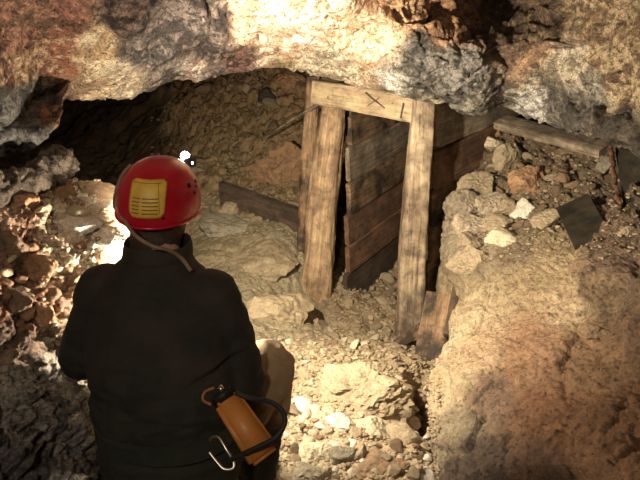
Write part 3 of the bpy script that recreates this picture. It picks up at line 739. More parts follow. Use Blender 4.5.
def log(name, pts, radii, mat, label=None, cat='post', seed=0, sq=0.0, flatten=(1, 1), rough=.006, twist=0):
    """round or roughly squared timber through the points; grain along local X"""
    A, B = Vector(pts[0]), Vector(pts[-1])
    m = frame_mat(A, B, Vector((0, 1, 0.01)))
    inv = m.inverted()
    loc = np.array([tuple(inv @ Vector(p)) for p in pts]); n1 = 110; n2 = 56
    c = cr(loc, n1); r = cr(np.array(radii, float)[:, None], n1)[:, 0]
    a = np.linspace(0, 2 * PI, n2, endpoint=False) + twist
    ca, sa = np.cos(a), np.sin(a)
    k = (np.abs(ca) ** (2 + 6 * sq) + np.abs(sa) ** (2 + 6 * sq)) ** (-1 / (2 + 6 * sq))
    V = np.zeros((n1, n2, 3))
    V[:, :, 0] = c[:, None, 0]
    V[:, :, 1] = c[:, None, 1] + r[:, None] * (ca * k)[None] * flatten[0]
    V[:, :, 2] = c[:, None, 2] + r[:, None] * (sa * k)[None] * flatten[1]
    q = V.reshape(-1, 3)
    d = rough * 1.6 * fbm(q * np.array([2.5, 9, 9]) + seed, 1, 3, 5) + rough * fbm(q * np.array([5, 40, 40]) + seed, 1, 3, 6) - rough * 1.2 * np.clip(fbm(q * np.array([2, 30, 30]) + seed, 1, 2, 7) * 3 - 1, 0, 1)
    cc = np.zeros_like(q); cc[:, 0] = q[:, 0]; cc[:, 1:] = np.repeat(c[:, None, 1:], n2, 1).reshape(-1, 2)
    nn = q - cc; nn /= np.linalg.norm(nn, axis=1, keepdims=True) + 1e-9
    q = q + nn * d[:, None]
    idx = np.arange(n1 * n2).reshape(n1, n2)
    f = np.stack([idx[:-1], np.roll(idx, -1, 1)[:-1], np.roll(idx, -1, 1)[1:], idx[1:]], -1).reshape(-1, 4)
    o = np_mesh(name, q, f, M[mat])
    bm = bmesh.new(); bm.from_mesh(o.data)
    bmesh.ops.holes_fill(bm, edges=[e for e in bm.edges if e.is_boundary]); bmesh.ops.recalc_face_normals(bm, faces=bm.faces); bm.to_mesh(o.data); bm.free()
    o.matrix_world = m
    es = o.modifiers.new('edges', 'EDGE_SPLIT'); es.split_angle = math.radians(50)
    return props(o, label, cat)

# posts and cap
log('timber_post', [P(313, 312, 4.72), P(319, 262, 4.58), P(322, 205, 4.45), P(330, 150, 4.32), P(335, 102, 4.22)], [.112, .1, .098, .085, .074], 'post', 'thick knotty left post of the portal, pale peeled trunk', seed=1, rough=.01)
log('timber_post', [P(408, 345, 4.22), P(411, 300, 4.12), P(413, 240, 3.98), P(417, 180, 3.86), P(424, 96, 3.7)], [.08, .078, .074, .066, .058], 'post2', 'roughly squared right post of the portal with lichen-grey face', seed=2, sq=1.2, twist=.5)
log('side_post', [P(302, 285, 4.85), P(304, 230, 4.72), P(309, 150, 4.55), P(315, 76, 4.38)], [.046, .045, .042, .042], 'board', 'thin dark mouldy upright just behind the left post', seed=3, sq=.4, rough=.012)
log('lintel_beam', [P(322, 91, 4.2), P(375, 100, 3.98), P(433, 110, 3.765)], [.105, .105, .1], 'lintel', 'squared cap timber lying across both posts with chisel marks', 'beam', seed=4, sq=1.0, flatten=(.72, 1), twist=0)
# chisel marks cut as shallow dark notches on the cap (crossed strokes)
capm = M['cut'] = plain_mat('cut_mark', (.14, .09, .05), .9, c2=(.2, .13, .08))

lint = bpy.data.objects['lintel_beam']
lbv = BVHTree.FromPolygons([lint.matrix_world @ v.co for v in lint.data.vertices], [tuple(p.vertices) for p in lint.data.polygons])
for (x0, y0, x1, y1) in ((366, 92, 385, 108), (379, 87, 393, 103), (386, 92, 367, 106), (404, 103, 401, 118)):
    def front(x, y):
        d_ = (P(x, y, 1) - CAM).normalized(); h_ = lbv.ray_cast(CAM, d_)
        return (h_[0] if h_[0] is not None else P(x, y, 4.0)) - d_ * .002
    a, b = front(x0, y0), front(x1, y1)
    m_ = board('chisel_mark', a, b, .008, .012, 'board_dark', Vector((0, -.2, 1)) if abs(x1 - x0) > 5 else Vector((1, 0, 0)), 71, cat=None)
    mw = m_.matrix_world.copy(); m_.parent = lint; m_.matrix_parent_inverse = lint.matrix_world.inverted(); m_.matrix_world = mw
# portal walls: direction inward
W_ = Vector((.678, .735, 0)).normalized(); U_ = Vector((.735, -.678, 0)).normalized()
Zv = Vector((0, 0, 1))
def wall_board(base, z0, z1, length, mat, seed, label, group, start=0, tilt=0.0, jag=0, off=0, W_=W_):
    A = Vector((base.x, base.y, (z0 + z1) / 2)) + W_ * start + U_ * off; B = A + W_ * length + Zv * tilt
    board('lagging_board', A, B, (z1 - z0) * .97, .035, mat, Zv, seed, label, 'board', group, jag=jag)
bL = Vector((.178, 4.33, 0))
labs = ['topmost', 'second from the top', 'third from the top', 'fourth from the top', 'fifth from the top', 'second lowest', 'lowest, wet and dark']
edges = [1.02, .86, .66, .42, .2, -.02, -.22, -.6]
mm = ['board_dark', 'board', 'board_grey', 'board', 'board_red', 'board_red', 'board_dark']
for k in range(7):
    wall_board(bL, edges[k + 1], edges[k], 1.9, mm[k], 20 + k, 'plank of the wall seen through the portal opening, %s' % labs[k], 'planks lining the portal passage', off=(k % 2) * .012, tilt=.2, W_=Vector((.56, .83, 0)).normalized())
bR = Vector((.65, 3.87, 0))
labs = ['topmost, grey with mud', 'second from the top', 'third from the top', 'fourth from the top', 'fifth from the top', 'lowest']
edges = [1.12, .74, .5, .27, .05, -.2, -.62]
M['board_mud'] = wood_mat('muddy_grey_board', (.5, .42, .31), (.3, .24, .17), (.12, .09, .065), grain=(1.5, 20, 20), stain=.5)
mm = ['board_mud', 'board_red', 'board', 'board_red', 'board', 'board_dark']
for k in range(6):
    wall_board(bR, edges[k + 1], edges[k], 1.5, mm[k], 40 + k, 'plank outside the right post, %s' % labs[k], 'planks outside the right post', off=(k % 2) * .014, tilt=.14)
# pale mud patch clinging to outer boards
# leaning pieces
fvec = FW
board('short_plank', P(428, 366, 3.75), P(440, 293, 3.86), .17, .03, 'board', Vector((1, -.35, .25)), 61, 'short plank leaning against the foot of the right post', 'plank', taper=.85)
board('wooden_stake', P(449, 336, 3.7), P(460, 284, 3.85), .06, .045, 'board_dark', Vector((1, -.2, .1)), 62, 'narrow dark stake leaning beside the short plank', 'stake')
board('broken_slat', P(398, 344, 4.0), P(424, 326, 3.86), .06, .04, 'board', Vector((0, 0, 1)), 63, 'broken slat lying across the foot of the right post', 'slat')
board('dark_plank', P(221, 193, 5.15), P(302, 222, 4.85), .2, .045, 'board_dark', Vector((0, -.25, 1)), 64, 'dark plank on edge across the slope left of the portal', 'plank', taper=1.0)
# old beam on the right, under the roof
board('old_beam', P(500, 122, 4.3), P(606, 150, 3.72), .045, .12, 'board_grey', Vector((0, -.6, 1)), 65, 'old brown beam under the roof above the right rubble', 'beam')
# stick
def tube_pts(pts, r, n=8, m=40):
    c = cr(np.array([tuple(p) for p in pts]), m)
    t = np.gradient(c, axis=0); t /= np.linalg.norm(t, axis=1, keepdims=True)
    ref = np.array([.13, .21, .97]); V = []
    for i in range(m):
        s = np.cross(t[i], ref); s /= np.linalg.norm(s); u = np.cross(s, t[i])
        rr = r[0] + (r[1] - r[0]) * i / (m - 1) if isinstance(r, tuple) else r
        for j in range(n):
            a = 2 * PI * j / n; V.append(c[i] + s * math.cos(a) * rr + u * math.sin(a) * rr)
    idx = np.arange(m * n).reshape(m, n)
    f = np.stack([idx[:-1], np.roll(idx, -1, 1)[:-1], np.roll(idx, -1, 1)[1:], idx[1:]], -1).reshape(-1, 4).tolist()
    f += [idx[0][::-1].tolist(), idx[-1].tolist()]
    return np.array(V), f
def tube(name, pts, r, mat, parent=None, n=10, m=40):
    V, f = tube_pts(pts, r, n, m)
    return mesh_obj(name, V, f, mat, parent)
o = tube('stick', [P(330, 97, 4.05), P(312, 108, 4.3), P(290, 121, 4.7), P(262, 140, 5.3)], (.013, .006), M['board_grey']); props(o, 'thin pale stick slanting from the cap timber to the slope', 'stick')
o = tube('twig', [P(340, 104, 4.06), P(325, 98, 4.1), P(316, 103, 4.25), P(311, 111, 4.4)], (.007, .006), M['board_grey']); props(o, 'short crooked twig caught at the left end of the cap timber', 'twig')

# steel plate and rusty flange
M['steel'] = plain_mat('dark_steel', (.018, .016, .012), .6, .2, (.06, .047, .032), 9, .4)
M['rusty'] = plain_mat('rusty_iron', (.09, .04, .022), .85, .2, (.2, .11, .065), 30, .8)
def quad_plate(name, c4, th, mat, parent=None, bulge=0, rough=.0, cuts=14):
    a, b, c, d = [Vector(v) for v in c4]
    n = (b - a).cross(d - a).normalized(); bm = bmesh.new(); grid = []
    for s in (0, 1):
        for i in range(cuts + 1):
            for j in range(cuts + 1):
                u, v = i / cuts, j / cuts
                p = a.lerp(b, u).lerp(d.lerp(c, u), v)
                e = Vector((0, 0, 0))
                p = p + n * (th * s + bulge * math.sin(PI * u) * math.sin(PI * v))
                grid.append(p)
    q = np.array([tuple(p) for p in grid])
    if rough:
        q = q + np.array(n)[None] * (rough * fbm(q, 9, 3, 3))[:, None]
    k = (cuts + 1); F_ = []
    def id_(s, i, j): return s * k * k + i * k + j
    for i in range(cuts):
        for j in range(cuts):
            F_.append((id_(0, i, j), id_(0, i, j + 1), id_(0, i + 1, j + 1), id_(0, i + 1, j)))
            F_.append((id_(1, i, j), id_(1, i + 1, j), id_(1, i + 1, j + 1), id_(1, i, j + 1)))
    for i in range(cuts):
        F_.append((id_(0, i, 0), id_(0, i + 1, 0), id_(1, i + 1, 0), id_(1, i, 0)))
        F_.append((id_(0, i, cuts), id_(1, i, cuts), id_(1, i + 1, cuts), id_(0, i + 1, cuts)))
        F_.append((id_(0, 0, i), id_(1, 0, i), id_(1, 0, i + 1), id_(0, 0, i + 1)))
        F_.append((id_(0, cuts, i), id_(0, cuts, i + 1), id_(1, cuts, i + 1), id_(1, cuts, i)))
    o = mesh_obj(name, q, F_, mat, parent, smooth=False)
    return o
o = quad_plate('steel_plate', [P(556, 208, 3.52), P(588, 193, 3.5), P(613, 238, 3.08), P(578, 256, 3.05)], .012, M['steel'], bulge=.01, rough=.006)
props(o, 'dark rectangular steel plate lying tilted on the right rubble', 'plate')
t = empty('rusty_sheet', P(622, 245, 3.0)); props(t, 'dark iron sheet standing behind a ragged rusty flange at the right edge', 'sheet')
o = quad_plate('sheet_face', [P(615, 148, 3.55), P(672, 158, 3.2), P(676, 250, 2.95), P(630, 250, 3.05)], .012, M['steel'], rough=.008)
o.parent = t; o.matrix_parent_inverse = Matrix.Translation(-t.location)
def flange():
    pts = [P(610, 146, 3.52), P(614, 175, 3.4), P(620, 205, 3.22), P(628, 240, 3.03)]
    c = cr(np.array([tuple(p) for p in pts]), 80); V = []; n2 = 10
    for i in range(80):
        for j in range(n2):
            a = 2 * PI * j / n2; V.append(c[i] + np.array([.012, 0, 0]) * math.cos(a) + np.array([0, -.008, .006]) * math.sin(a))
    V = np.array(V); V = V + np.array([1, 0, 0])[None] * (.014 * fbm(V, 35, 3, 5))[:, None]
    idx = np.arange(80 * n2).reshape(80, n2)
    f = np.stack([idx[:-1], np.roll(idx, -1, 1)[:-1], np.roll(idx, -1, 1)[1:], idx[1:]], -1).reshape(-1, 4).tolist() + [idx[0][::-1].tolist(), idx[-1].tolist()]
    o = mesh_obj('flange', V, f, M['rusty'], t); o.matrix_parent_inverse = Matrix.Translation(-t.location); o['label'] = 'ragged rusty edge strip'
flange()

# ------------------------------------------------------------------ PERSON
def ell_loft(bm, secs, n=28):
    """secs: (centre, axis_x*halfwidth, axis_y*halfdepth, exponent)"""
    rings = []
    for c, ax, ay, ex in secs:
        ring = []
        for j in range(n):
            a = 2 * PI * j / n; ca, sa = math.cos(a), math.sin(a)
            k = (abs(ca) ** ex + abs(sa) ** ex) ** (-1 / ex)
            ring.append(bm.verts.new(Vector(c) + Vector(ax) * ca * k + Vector(ay) * sa * k))
        rings.append(ring)
    for r0, r1 in zip(rings, rings[1:]):
        for j in range(n): bm.faces.new((r0[j], r0[(j + 1) % n], r1[(j + 1) % n], r1[j]))
    bm.faces.new(rings[0][::-1]); bm.faces.new(rings[-1])
def limb(bm, pts, radii, n=18, m=7, flat=1.0):
    """tapered round-ended limb through joints"""
    pts = [Vector(p) for p in pts]
    for (a, b), (ra, rb) in zip(zip(pts, pts[1:]), zip(radii, radii[1:])):
        x = (b - a).normalized(); s = x.orthogonal().normalized(); u = x.cross(s)
        secs = []
        for k in range(5):
            f = -math.cos(k / 4 * PI / 2); secs.append((a + x * ra * f, ra * math.sqrt(max(1e-4, 1 - f * f))))
        for k in range(1, m):
            secs.append((a.lerp(b, k / m), ra + (rb - ra) * k / m))
        for k in range(5):
            f = math.sin(k / 4 * PI / 2); secs.append((b + x * rb * f, rb * math.sqrt(max(1e-4, 1 - f * f))))
        ell_loft(bm, [(c, s * r, u * r, 2) for c, r in secs], n)
def ball(bm, c, r, n=20):
    r = Vector(r) if not isinstance(r, (int, float)) else Vector((r, r, r))
    res = bmesh.ops.create_uvsphere(bm, u_segments=n, v_segments=n // 2 + 2, radius=1)
    for v in res['verts']: v.co = Vector(c) + Vector((v.co.x * r.x, v.co.y * r.y, v.co.z * r.z))
def remesh(bm, voxel, smooth_it=4, fac=.5):
    me = bpy.data.meshes.new('tmp'); bmesh.ops.recalc_face_normals(bm, faces=bm.faces); bm.to_mesh(me); bm.free()
    o = bpy.data.objects.new('tmp', me); COL.objects.link(o)
    r = o.modifiers.new('r', 'REMESH'); r.mode = 'VOXEL'; r.voxel_size = voxel; r.use_smooth_shade = True
    s = o.modifiers.new('s', 'SMOOTH'); s.iterations = smooth_it; s.factor = fac
    dg = bpy.context.evaluated_depsgraph_get(); dg.update()
    ev = o.evaluated_get(dg)
    out = bpy.data.meshes.new_from_object(ev)
    COL.objects.unlink(o); bpy.data.objects.remove(o); bpy.data.meshes.remove(me)
    return out
def from_mesh(name, me, mat, parent):
    me.name = name; me.materials.clear(); me.materials.append(mat)
    me.polygons.foreach_set('use_smooth', [True] * len(me.polygons))
    o = bpy.data.objects.new(name, me); COL.objects.link(o)
    if parent: o.parent = parent; o.matrix_parent_inverse = Matrix.Translation(-parent.location)
    return o
def displace_mesh(me, fn):
    n = len(me.vertices); co = np.zeros(n * 3, np.float32); me.vertices.foreach_get('co', co)
    no = np.zeros(n * 3, np.float32); me.vertex_normals.foreach_get('vector', no)
    co = co.reshape(-1, 3).astype(float); no = no.reshape(-1, 3)
    co = fn(co, no); me.vertices.foreach_set('co', co.astype(np.float32).ravel()); me.update()

M['skin'] = plain_mat('skin', (.5, .28, .19), .55, c2=(.42, .22, .15), nscale=20, bump=.1)
M['hair'] = plain_mat('dark_hair', (.03, .018, .01), .6, c2=(.07, .04, .022), nscale=60, bump=.8)
M['jacket'] = plain_mat('dark_jacket', (.012, .013, .009), .85, c2=(.03, .024, .016), nscale=7, bump=.5, bscale=160)
M['trouser'] = rock_mat('knee_lit_trousers', True, sc=.9, bump=.3, dist=.004, rough=(.8, .95), contrast=.2, fine=.15, speck=.15)
M['belt'] = plain_mat('webbing_belt', (.02, .026, .018), .7, c2=(.03, .035, .024), nscale=40, bump=.4)
M['boot'] = plain_mat('boot_rubber', (.02, .02, .02), .6, c2=(.06, .045, .03), nscale=10)

yaw = math.radians(8); f_ = Vector((math.sin(yaw), math.cos(yaw), 0)); r_ = Vector((math.cos(yaw), -math.sin(yaw), 0))
SHL, SHR = Vector((-.632, 1.79, .80)), Vector((-.285, 1.74, .80))
ELL, ELR = Vector((-.662, 1.73, .625)), Vector((-.222, 1.66, .575))
WRL, WRR = Vector((-.57, 1.93, .53)), Vector((-.375, 1.90, .53))
HPL, HPR = Vector((-.50, 1.60, .40)), Vector((-.33, 1.58, .40))
KNL, KNR = Vector((-.54, 1.93, .13)), Vector((-.165, 1.87, .50))
ANL, ANR = Vector((-.52, 1.6, .10)), Vector((-.21, 1.84, .10))
HEAD = Vector((-.455, 1.865, 1.05))
hy = math.radians(22); hf = Vector((math.sin(hy), math.cos(hy), .09)).normalized(); hr = hf.cross(Vector((0, 0, 1))).normalized(); hu = hr.cross(hf)
person = empty('person', (-.43, 1.7, 0)); props(person, 'person kneeling with back turned, dark jacket, red helmet, hands on lamp', 'person')

def torso_secs(ex, grow=0.0):
    g = grow
    S = [((-.415, 1.60, .33), .165 + g, .14 + g), ((-.415, 1.60, .42), .175 + g, .135 + g), ((-.42, 1.62, .50), .155 + g, .115 + g), ((-.43, 1.66, .60), .165 + g, .12 + g),
         ((-.44, 1.71, .70), .175 + g, .125 + g), ((-.45, 1.755, .78), .16 + g, .105 + g), ((-.455, 1.785, .85), .10 + g, .08 + g), ((-.455, 1.80, .90), .07 + g, .065 + g)]
    return [(c, r_ * w, f_ * d, ex) for c, w, d in S]
# body: one continuous surface with head, hands
bm = bmesh.new()
ell_loft(bm, torso_secs(2.2))
limb(bm, [Vector((-.455, 1.80, .87)), HEAD - Vector((0, 0, .05))], [.06, .055])
for pts, ra in (((SHL, ELL, WRL), (.055, .043, .028)), ((SHR, ELR, WRR), (.055, .043, .028)), ((HPL, KNL, ANL), (.09, .062, .042)), ((HPR, KNR, ANR), (.09, .062, .042))):
    limb(bm, pts, ra)
for A in (ANL, ANR):
    d_ = Vector((0, 1, 0)) if A is ANR else Vector((0, -1, 0))
    limb(bm, [A - Vector((0, 0, .05)) - d_ * .04, A - Vector((0, 0, .055)) + d_ * .14], [.035, .03])
def HP(x, y, z): return HEAD + hr * x + hf * y + hu * z       # head frame: right, forward, up
ell_loft(bm, [(HP(0, -.0, z), hr * w, hf * d, 2.1) for z, w, d in ((-.12, .03, .035), (-.105, .045, .06), (-.07, .06, .078), (-.03, .07, .09), (.02, .075, .097), (.06, .073, .094), (.09, .055, .07), (.11, .02, .03))])
limb(bm, [HP(0, .088, .02), HP(0, .112, -.025)], [.01, .014], n=12)          # nose
limb(bm, [HP(-.022, .085, -.062), HP(.022, .085, -.062)], [.009, .009], n=12)  # lips
limb(bm, [HP(-.015, .078, -.1), HP(.015, .078, -.1)], [.018, .018], n=12)     # chin
limb(bm, [HP(-.04, .082, .03), HP(.04, .082, .03)], [.011, .011], n=12)       # brow
for sx in (-1, 1):
    limb(bm, [HP(sx * .076, -.005, .01), HP(sx * .078, .0, -.035)], [.014, .009], n=12)   # ear
    ball(bm, HP(sx * .03, .078, .008), .013)
LAMPC = Vector((-.475, 2.01, .53))
def hand(bm, wr, sx):
    """palm and fingers closing on the lamp body, a vertical cylinder of radius .035"""
    pc = LAMPC + Vector((sx * .05, -.02, -.005))
    limb(bm, [wr, wr.lerp(pc, .5), pc], [.027, .026, .026])
    base = LAMPC + Vector((sx * .055, -.005, 0))
    ball(bm, pc + Vector((sx * .004, -.008, 0)), (.018, .036, .04))
    for k, ln in enumerate((.92, 1.0, .95, .78)):
        z = .034 - .0225 * k
        R = .047
        pts = []
        for a in (0, 38, 76, 112):
            a2 = math.radians(a * ln)
            pts.append(LAMPC + Vector((sx * R * math.cos(a2), R * math.sin(a2), z)))
        limb(bm, pts, [.0095, .009, .0085, .0075], n=10, m=3)
    limb(bm, [pc + Vector((0, -.02, .02)), LAMPC + Vector((sx * .035, -.043, .03)), LAMPC + Vector((sx * .008, -.047, .04))], [.013, .011, .009], n=10, m=3)
hand(bm, WRL, -1); hand(bm, WRR, 1)
me = remesh(bm, .0055, 3)
body = from_mesh('body', me, M['skin'], person)
# eyes
M['eye'] = plain_mat('eye', (.8, .78, .74), .2)
# hair
bm = bmesh.new()
ell_loft(bm, [(HP(0, -.018 + min(0, (z + .08) * .6), z), hr * w, hf * d, 2.1) for z, w, d in ((-.16, .07, .066), (-.12, .073, .07), (-.07, .077, .08), (-.03, .081, .088), (.02, .084, .09), (.06, .08, .088))])
me = remesh(bm, .006, 3)
displace_mesh(me, lambda c, n: c + n * (.005 * fbm(c * np.array([60, 60, 12]), 1, 3, 3))[:, None])
hair = from_mesh('hair', me, M['hair'], person)
# jacket
bm = bmesh.new()
JS = [((-.418, 1.605, .50), .178, .135), ((-.42, 1.615, .53), .19, .15), ((-.428, 1.64, .60), .2, .155), ((-.438, 1.685, .70), .205, .155), ((-.45, 1.74, .79), .185, .13), ((-.455, 1.775, .862), .125, .1), ((-.457, 1.792, .90), .092, .085)]
ell_loft(bm, [(c, r_ * w, f_ * d, 2.3) for c, w, d in JS])
limb(bm, [SHL + Vector((.02, 0, -.01)), ELL, WRL + (ELL - WRL) * .12], [.08, .074, .046], n=22)
limb(bm, [SHR + Vector((-.02, 0, -.01)), ELR, WRR + (ELR - WRR) * .12], [.082, .071, .046], n=22)
me = remesh(bm, .007, 7, .6)
def folds(c, n):
    # creases run across the sleeve crook, below the shoulder blades and over the blousing above the belt
    k = np.clip((.66 - c[:, 2]) / .16, 0, 1)
    r = .007 * fbm(c, 7, 3, 3) + (.006 + .01 * k) * (1 - np.abs(fbm(c * np.array([6, 6, 17]), 1, 3, 8)) * 2.2)
    dl = np.linalg.norm(c - np.array([-.275, 1.60, .665]), axis=1)
    q = c - np.array([-.275, 1.60, .665])
    lin = 1.6 * np.exp(-((q[:, 2] - q[:, 0] * .25) / .007) ** 2) * np.exp(-(q[:, 0] / .05) ** 2)
    return c + n * (r - .012 * lin)[:, None]
displace_mesh(me, folds)
jacket = from_mesh('jacket', me, M['jacket'], person)
bm = bmesh.new()   # stand-up collar
ring = []
n = 40
for s, rad, z in ((0, 1.16, -.01), (0, 1.11, .054), (1, .98, .06), (1, .97, -.01)):
    ring.append([bm.verts.new(Vector((-.457, 1.797, .885)) + r_ * .088 * rad * math.cos(a) + f_ * .082 * rad * math.sin(a) + Vector((0, .02 * z / .06, z + .004 * math.sin(3 * a)))) for a in [2 * PI * j / n for j in range(n)]])
for k in range(4):
    a, b = ring[k], ring[(k + 1) % 4]
    for j in range(n): bm.faces.new((a[j], a[(j + 1) % n], b[(j + 1) % n], b[j]))
o = bm_obj('collar', bm, M['jacket'], jacket); 
ss = o.modifiers.new('s', 'SUBSURF'); ss.levels = 2; ss.render_levels = 2
# trousers
bm = bmesh.new()
ell_loft(bm, [(c, r_ * w, f_ * d, 2.2) for c, w, d in (((-.415, 1.60, .29), .17, .14), ((-.415, 1.595, .36), .19, .165), ((-.415, 1.60, .43), .185, .155), ((-.418, 1.605, .52), .168, .128))])
limb(bm, [HPL, KNL, ANL], [.115, .085, .06], n=22)
limb(bm, [HPR, KNR + Vector((0, -.01, 0)), ANR], [.11, .086, .058], n=22)
me = remesh(bm, .008, 5, .6)
displace_mesh(me, lambda c, n: c + n * (.008 * fbm(c, 8, 3, 5) + .006 * (1 - np.abs(fbm(c * np.array([9, 9, 22]), 1, 3, 9)) * 2))[:, None])
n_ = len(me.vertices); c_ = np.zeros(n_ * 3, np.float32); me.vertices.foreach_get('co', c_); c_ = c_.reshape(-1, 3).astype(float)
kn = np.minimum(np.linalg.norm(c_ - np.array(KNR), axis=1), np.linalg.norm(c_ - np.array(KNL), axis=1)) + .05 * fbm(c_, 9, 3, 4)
km = np.clip((.24 - kn) / .1, 0, 1)[:, None]        # lamp light on both knees, shade elsewhere, painted into the trouser colour
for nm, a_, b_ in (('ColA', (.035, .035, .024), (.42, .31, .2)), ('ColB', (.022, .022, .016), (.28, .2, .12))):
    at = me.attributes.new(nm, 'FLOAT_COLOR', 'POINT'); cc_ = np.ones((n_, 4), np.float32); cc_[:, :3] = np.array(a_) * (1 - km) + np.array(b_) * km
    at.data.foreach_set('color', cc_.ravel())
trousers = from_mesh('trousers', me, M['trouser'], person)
# boots
for A, d_ in ((ANR, Vector((.1, 1, 0)).normalized()), (ANL, Vector((0, -1, 0)))):
    bm = bmesh.new()
    limb(bm, [A + Vector((0, 0, .09)), A - Vector((0, 0, .02))], [.062, .056])
    limb(bm, [A - Vector((0, 0, .045)) - d_ * .04, A - Vector((0, 0, .05)) + d_ * .16], [.05, .045])
    me = remesh(bm, .008, 3)
    from_mesh('boot', me, M['boot'], person)
# belt
def strap_ring(name, c, w, d, h, th, mat, parent, tilt=0, ex=2.2):
    bm = bmesh.new(); n = 72; rings = []
    for e, z in ((0, -h / 2), (0, h / 2), (-th, h / 2), (-th, -h / 2)):
        rings.append([])
        for j in range(n):
            a = 2 * PI * j / n; ca, sa = math.cos(a), math.sin(a); k = (abs(ca) ** ex + abs(sa) ** ex) ** (-1 / ex)
            rings[-1].append(bm.verts.new(Vector(c) + r_ * (w + e) * ca * k + f_ * (d + e) * sa * k + Vector((0, 0, z + tilt * ca))))
    for k in range(4):
        a, b = rings[k], rings[(k + 1) % 4]
        for j in range(n): bm.faces.new((a[j], a[(j + 1) % n], b[(j + 1) % n], b[j]))
    o = bm_obj(name, bm, mat, parent, smooth=False)
    o.matrix_parent_inverse = Matrix.Translation(-parent.location)
    return o
strap_ring('belt', (-.417, 1.603, .49), .196, .168, .045, .02, M['belt'], person)

# ------------------------------------------------------------------ HELMET
M['helmet'] = plain_mat('red_shell', (.5, .008, .026), .3, c2=(.4, .008, .02), nscale=9, bump=.05, coat=.25)
M['yellow'] = plain_mat('yellow_label', (.78, .5, .07), .5, c2=(.62, .37, .05), nscale=30)
M['ink'] = plain_mat('label_ink', (.2, .13, .03), .7)
M['black'] = plain_mat('black_rubber', (.012, .011, .01), .6)
M['hole'] = plain_mat('vent_black', (.01, .004, .004), .9)
M['strap'] = plain_mat('grey_cable', (.2, .13, .08), .6, c2=(.28, .19, .12), nscale=20)
M['glow'] = plain_mat('lamp_glass', (1, .95, .85), .3, emit=(1, .92, .75), estr=60)
M['glow2'] = plain_mat('lamp_bulb', (1, .95, .85), .3, emit=(1, .9, .7), estr=30)
M['silver'] = plain_mat('silver', (.6, .58, .53), .3, 1.0, c2=(.45, .42, .38))
roll = math.radians(7)
HC = HEAD + Vector((.003, -.008, .02))
hu2 = (hu * math.cos(roll) + hr * math.sin(roll)).normalized(); hr2 = (hr * math.cos(roll) - hu * math.sin(roll)).normalized()
Rm = Matrix((hr2, hf, hu2)).transposed().to_4x4(); Rm.translation = HC
helmet = empty('safety_helmet', HC); helmet.matrix_world = Rm
props(helmet, 'red mining helmet with yellow label and lit headlamp, worn by the person', 'helmet')
# local: x right, y forward, z up ; rim at z=-.045
def dome(a, e, off=0.0):
    """a: azimuth from +x, e: elevation param 0 (rim) .. 1 (crown)"""
    th = e * PI / 2
    ct, st = math.cos(th) ** .78, math.sin(th)
    rx, ry, rz = .1145 + off, .139 + off, .149 + off
    x = rx * ct * math.cos(a); y = ry * ct * math.sin(a); zz = -.054 + rz * st
    if e < .35:
        fl = (.35 - e) / .35; x *= 1 - .045 * fl * fl; y *= 1 - .045 * fl * fl
    return Vector((x, y, zz))
def dome_surf(name, mat, off_o, off_i, parent):
    bm = bmesh.new(); na, ne = 96, 30; O = []; I = []
    for off, st in ((off_o, O), (off_i, I)):
        for i in range(ne):
            st.append([bm.verts.new(dome(2 * PI * j / na, i / ne, off)) for j in range(na)])
        st.append(bm.verts.new(dome(0, 1, off)))
    for st, fl in ((O, 0), (I, 1)):
        for i in range(ne - 1):
            for j in range(na):
                bm.faces.new((st[i][j], st[i][(j + 1) % na], st[i + 1][(j + 1) % na], st[i + 1][j]))
        for j in range(na): bm.faces.new((st[ne - 1][j], st[ne - 1][(j + 1) % na], st[ne]))
    for j in range(na): bm.faces.new((O[0][j], O[0][(j + 1) % na], I[0][(j + 1) % na], I[0][j]))
    return bm_obj(name, bm, mat, parent)
dome_surf('shell', M['helmet'], 0, -.006, helmet)
V, f = tube_pts([dome(2 * PI * j / 24, 0, .001) for j in range(25)], .0042, 8, 97)
o = mesh_obj('rim', V, f, M['helmet'], helmet)
# azimuth of camera-facing back: find label centre
def az_of(px, py):
    """nearest dome position seen at a place of the photograph"""
    best = None
    for i in range(180):
        for k in range(40):
            a = 2 * PI * i / 180; e = k / 40
            w = Rm @ dome(a, e)
            n = (Rm.to_3x3() @ (dome(a, e) + Vector((0, 0, .02)))).normalized()
            if n.dot(CAM - w) < 0: continue
            x, y, d = proj(np.array(w)[None]); s = (x[0] - px) ** 2 + (y[0] - py) ** 2
            if best is None or s < best[0]: best = (s, a, e)
    return best[1], best[2]
def patch(name, a0, e0, wa, he, off, mat, parent, rnd=.16, n=18, rot=0, th=.0015):
    """rounded rectangle lying on the dome"""
    bm = bmesh.new(); g = []; 
    for lay in (off, off - th):
        L0 = []
        for i in range(n + 1):
            for j in range(n + 1):
                u, v = i / n * 2 - 1, j / n * 2 - 1
                # squircle mapping for round corners
                k = 1 - rnd * (u * u * v * v) ** 4
                uu, vv = u * k, v * k
                ur, vr = uu * math.cos(rot) - vv * math.sin(rot) * he / wa, uu * math.sin(rot) * wa / he + vv * math.cos(rot)
                e_ = e0 + vr * he / 2 / .215
                L0.append(bm.verts.new(dome(a0 + ur * wa / 2 / (.135 * math.cos(e_ * PI / 2) ** .78), e_, lay)))
        g.append(L0)
    k = n + 1
    for i in range(n):
        for j in range(n):
            for L0 in g: bm.faces.new((L0[i * k + j], L0[i * k + j + 1], L0[(i + 1) * k + j + 1], L0[(i + 1) * k + j]))
    bd = [i * k for i in range(k)] + [n * k + j for j in range(1, k)] + [i * k + n for i in range(n - 1, -1, -1)] + [j for j in range(n - 1, 0, -1)]
    for a, b in zip(bd, bd[1:] + bd[:1]): bm.faces.new((g[0][a], g[0][b], g[1][b], g[1][a]))
    return bm_obj(name, bm, mat, parent)
la, le = az_of(146, 198)
lab = patch('label_sticker', la, le, .108, .104, .0035, M['yellow'], helmet, rot=0, th=.004)
lab['label'] = 'yellow label with rows of small print'
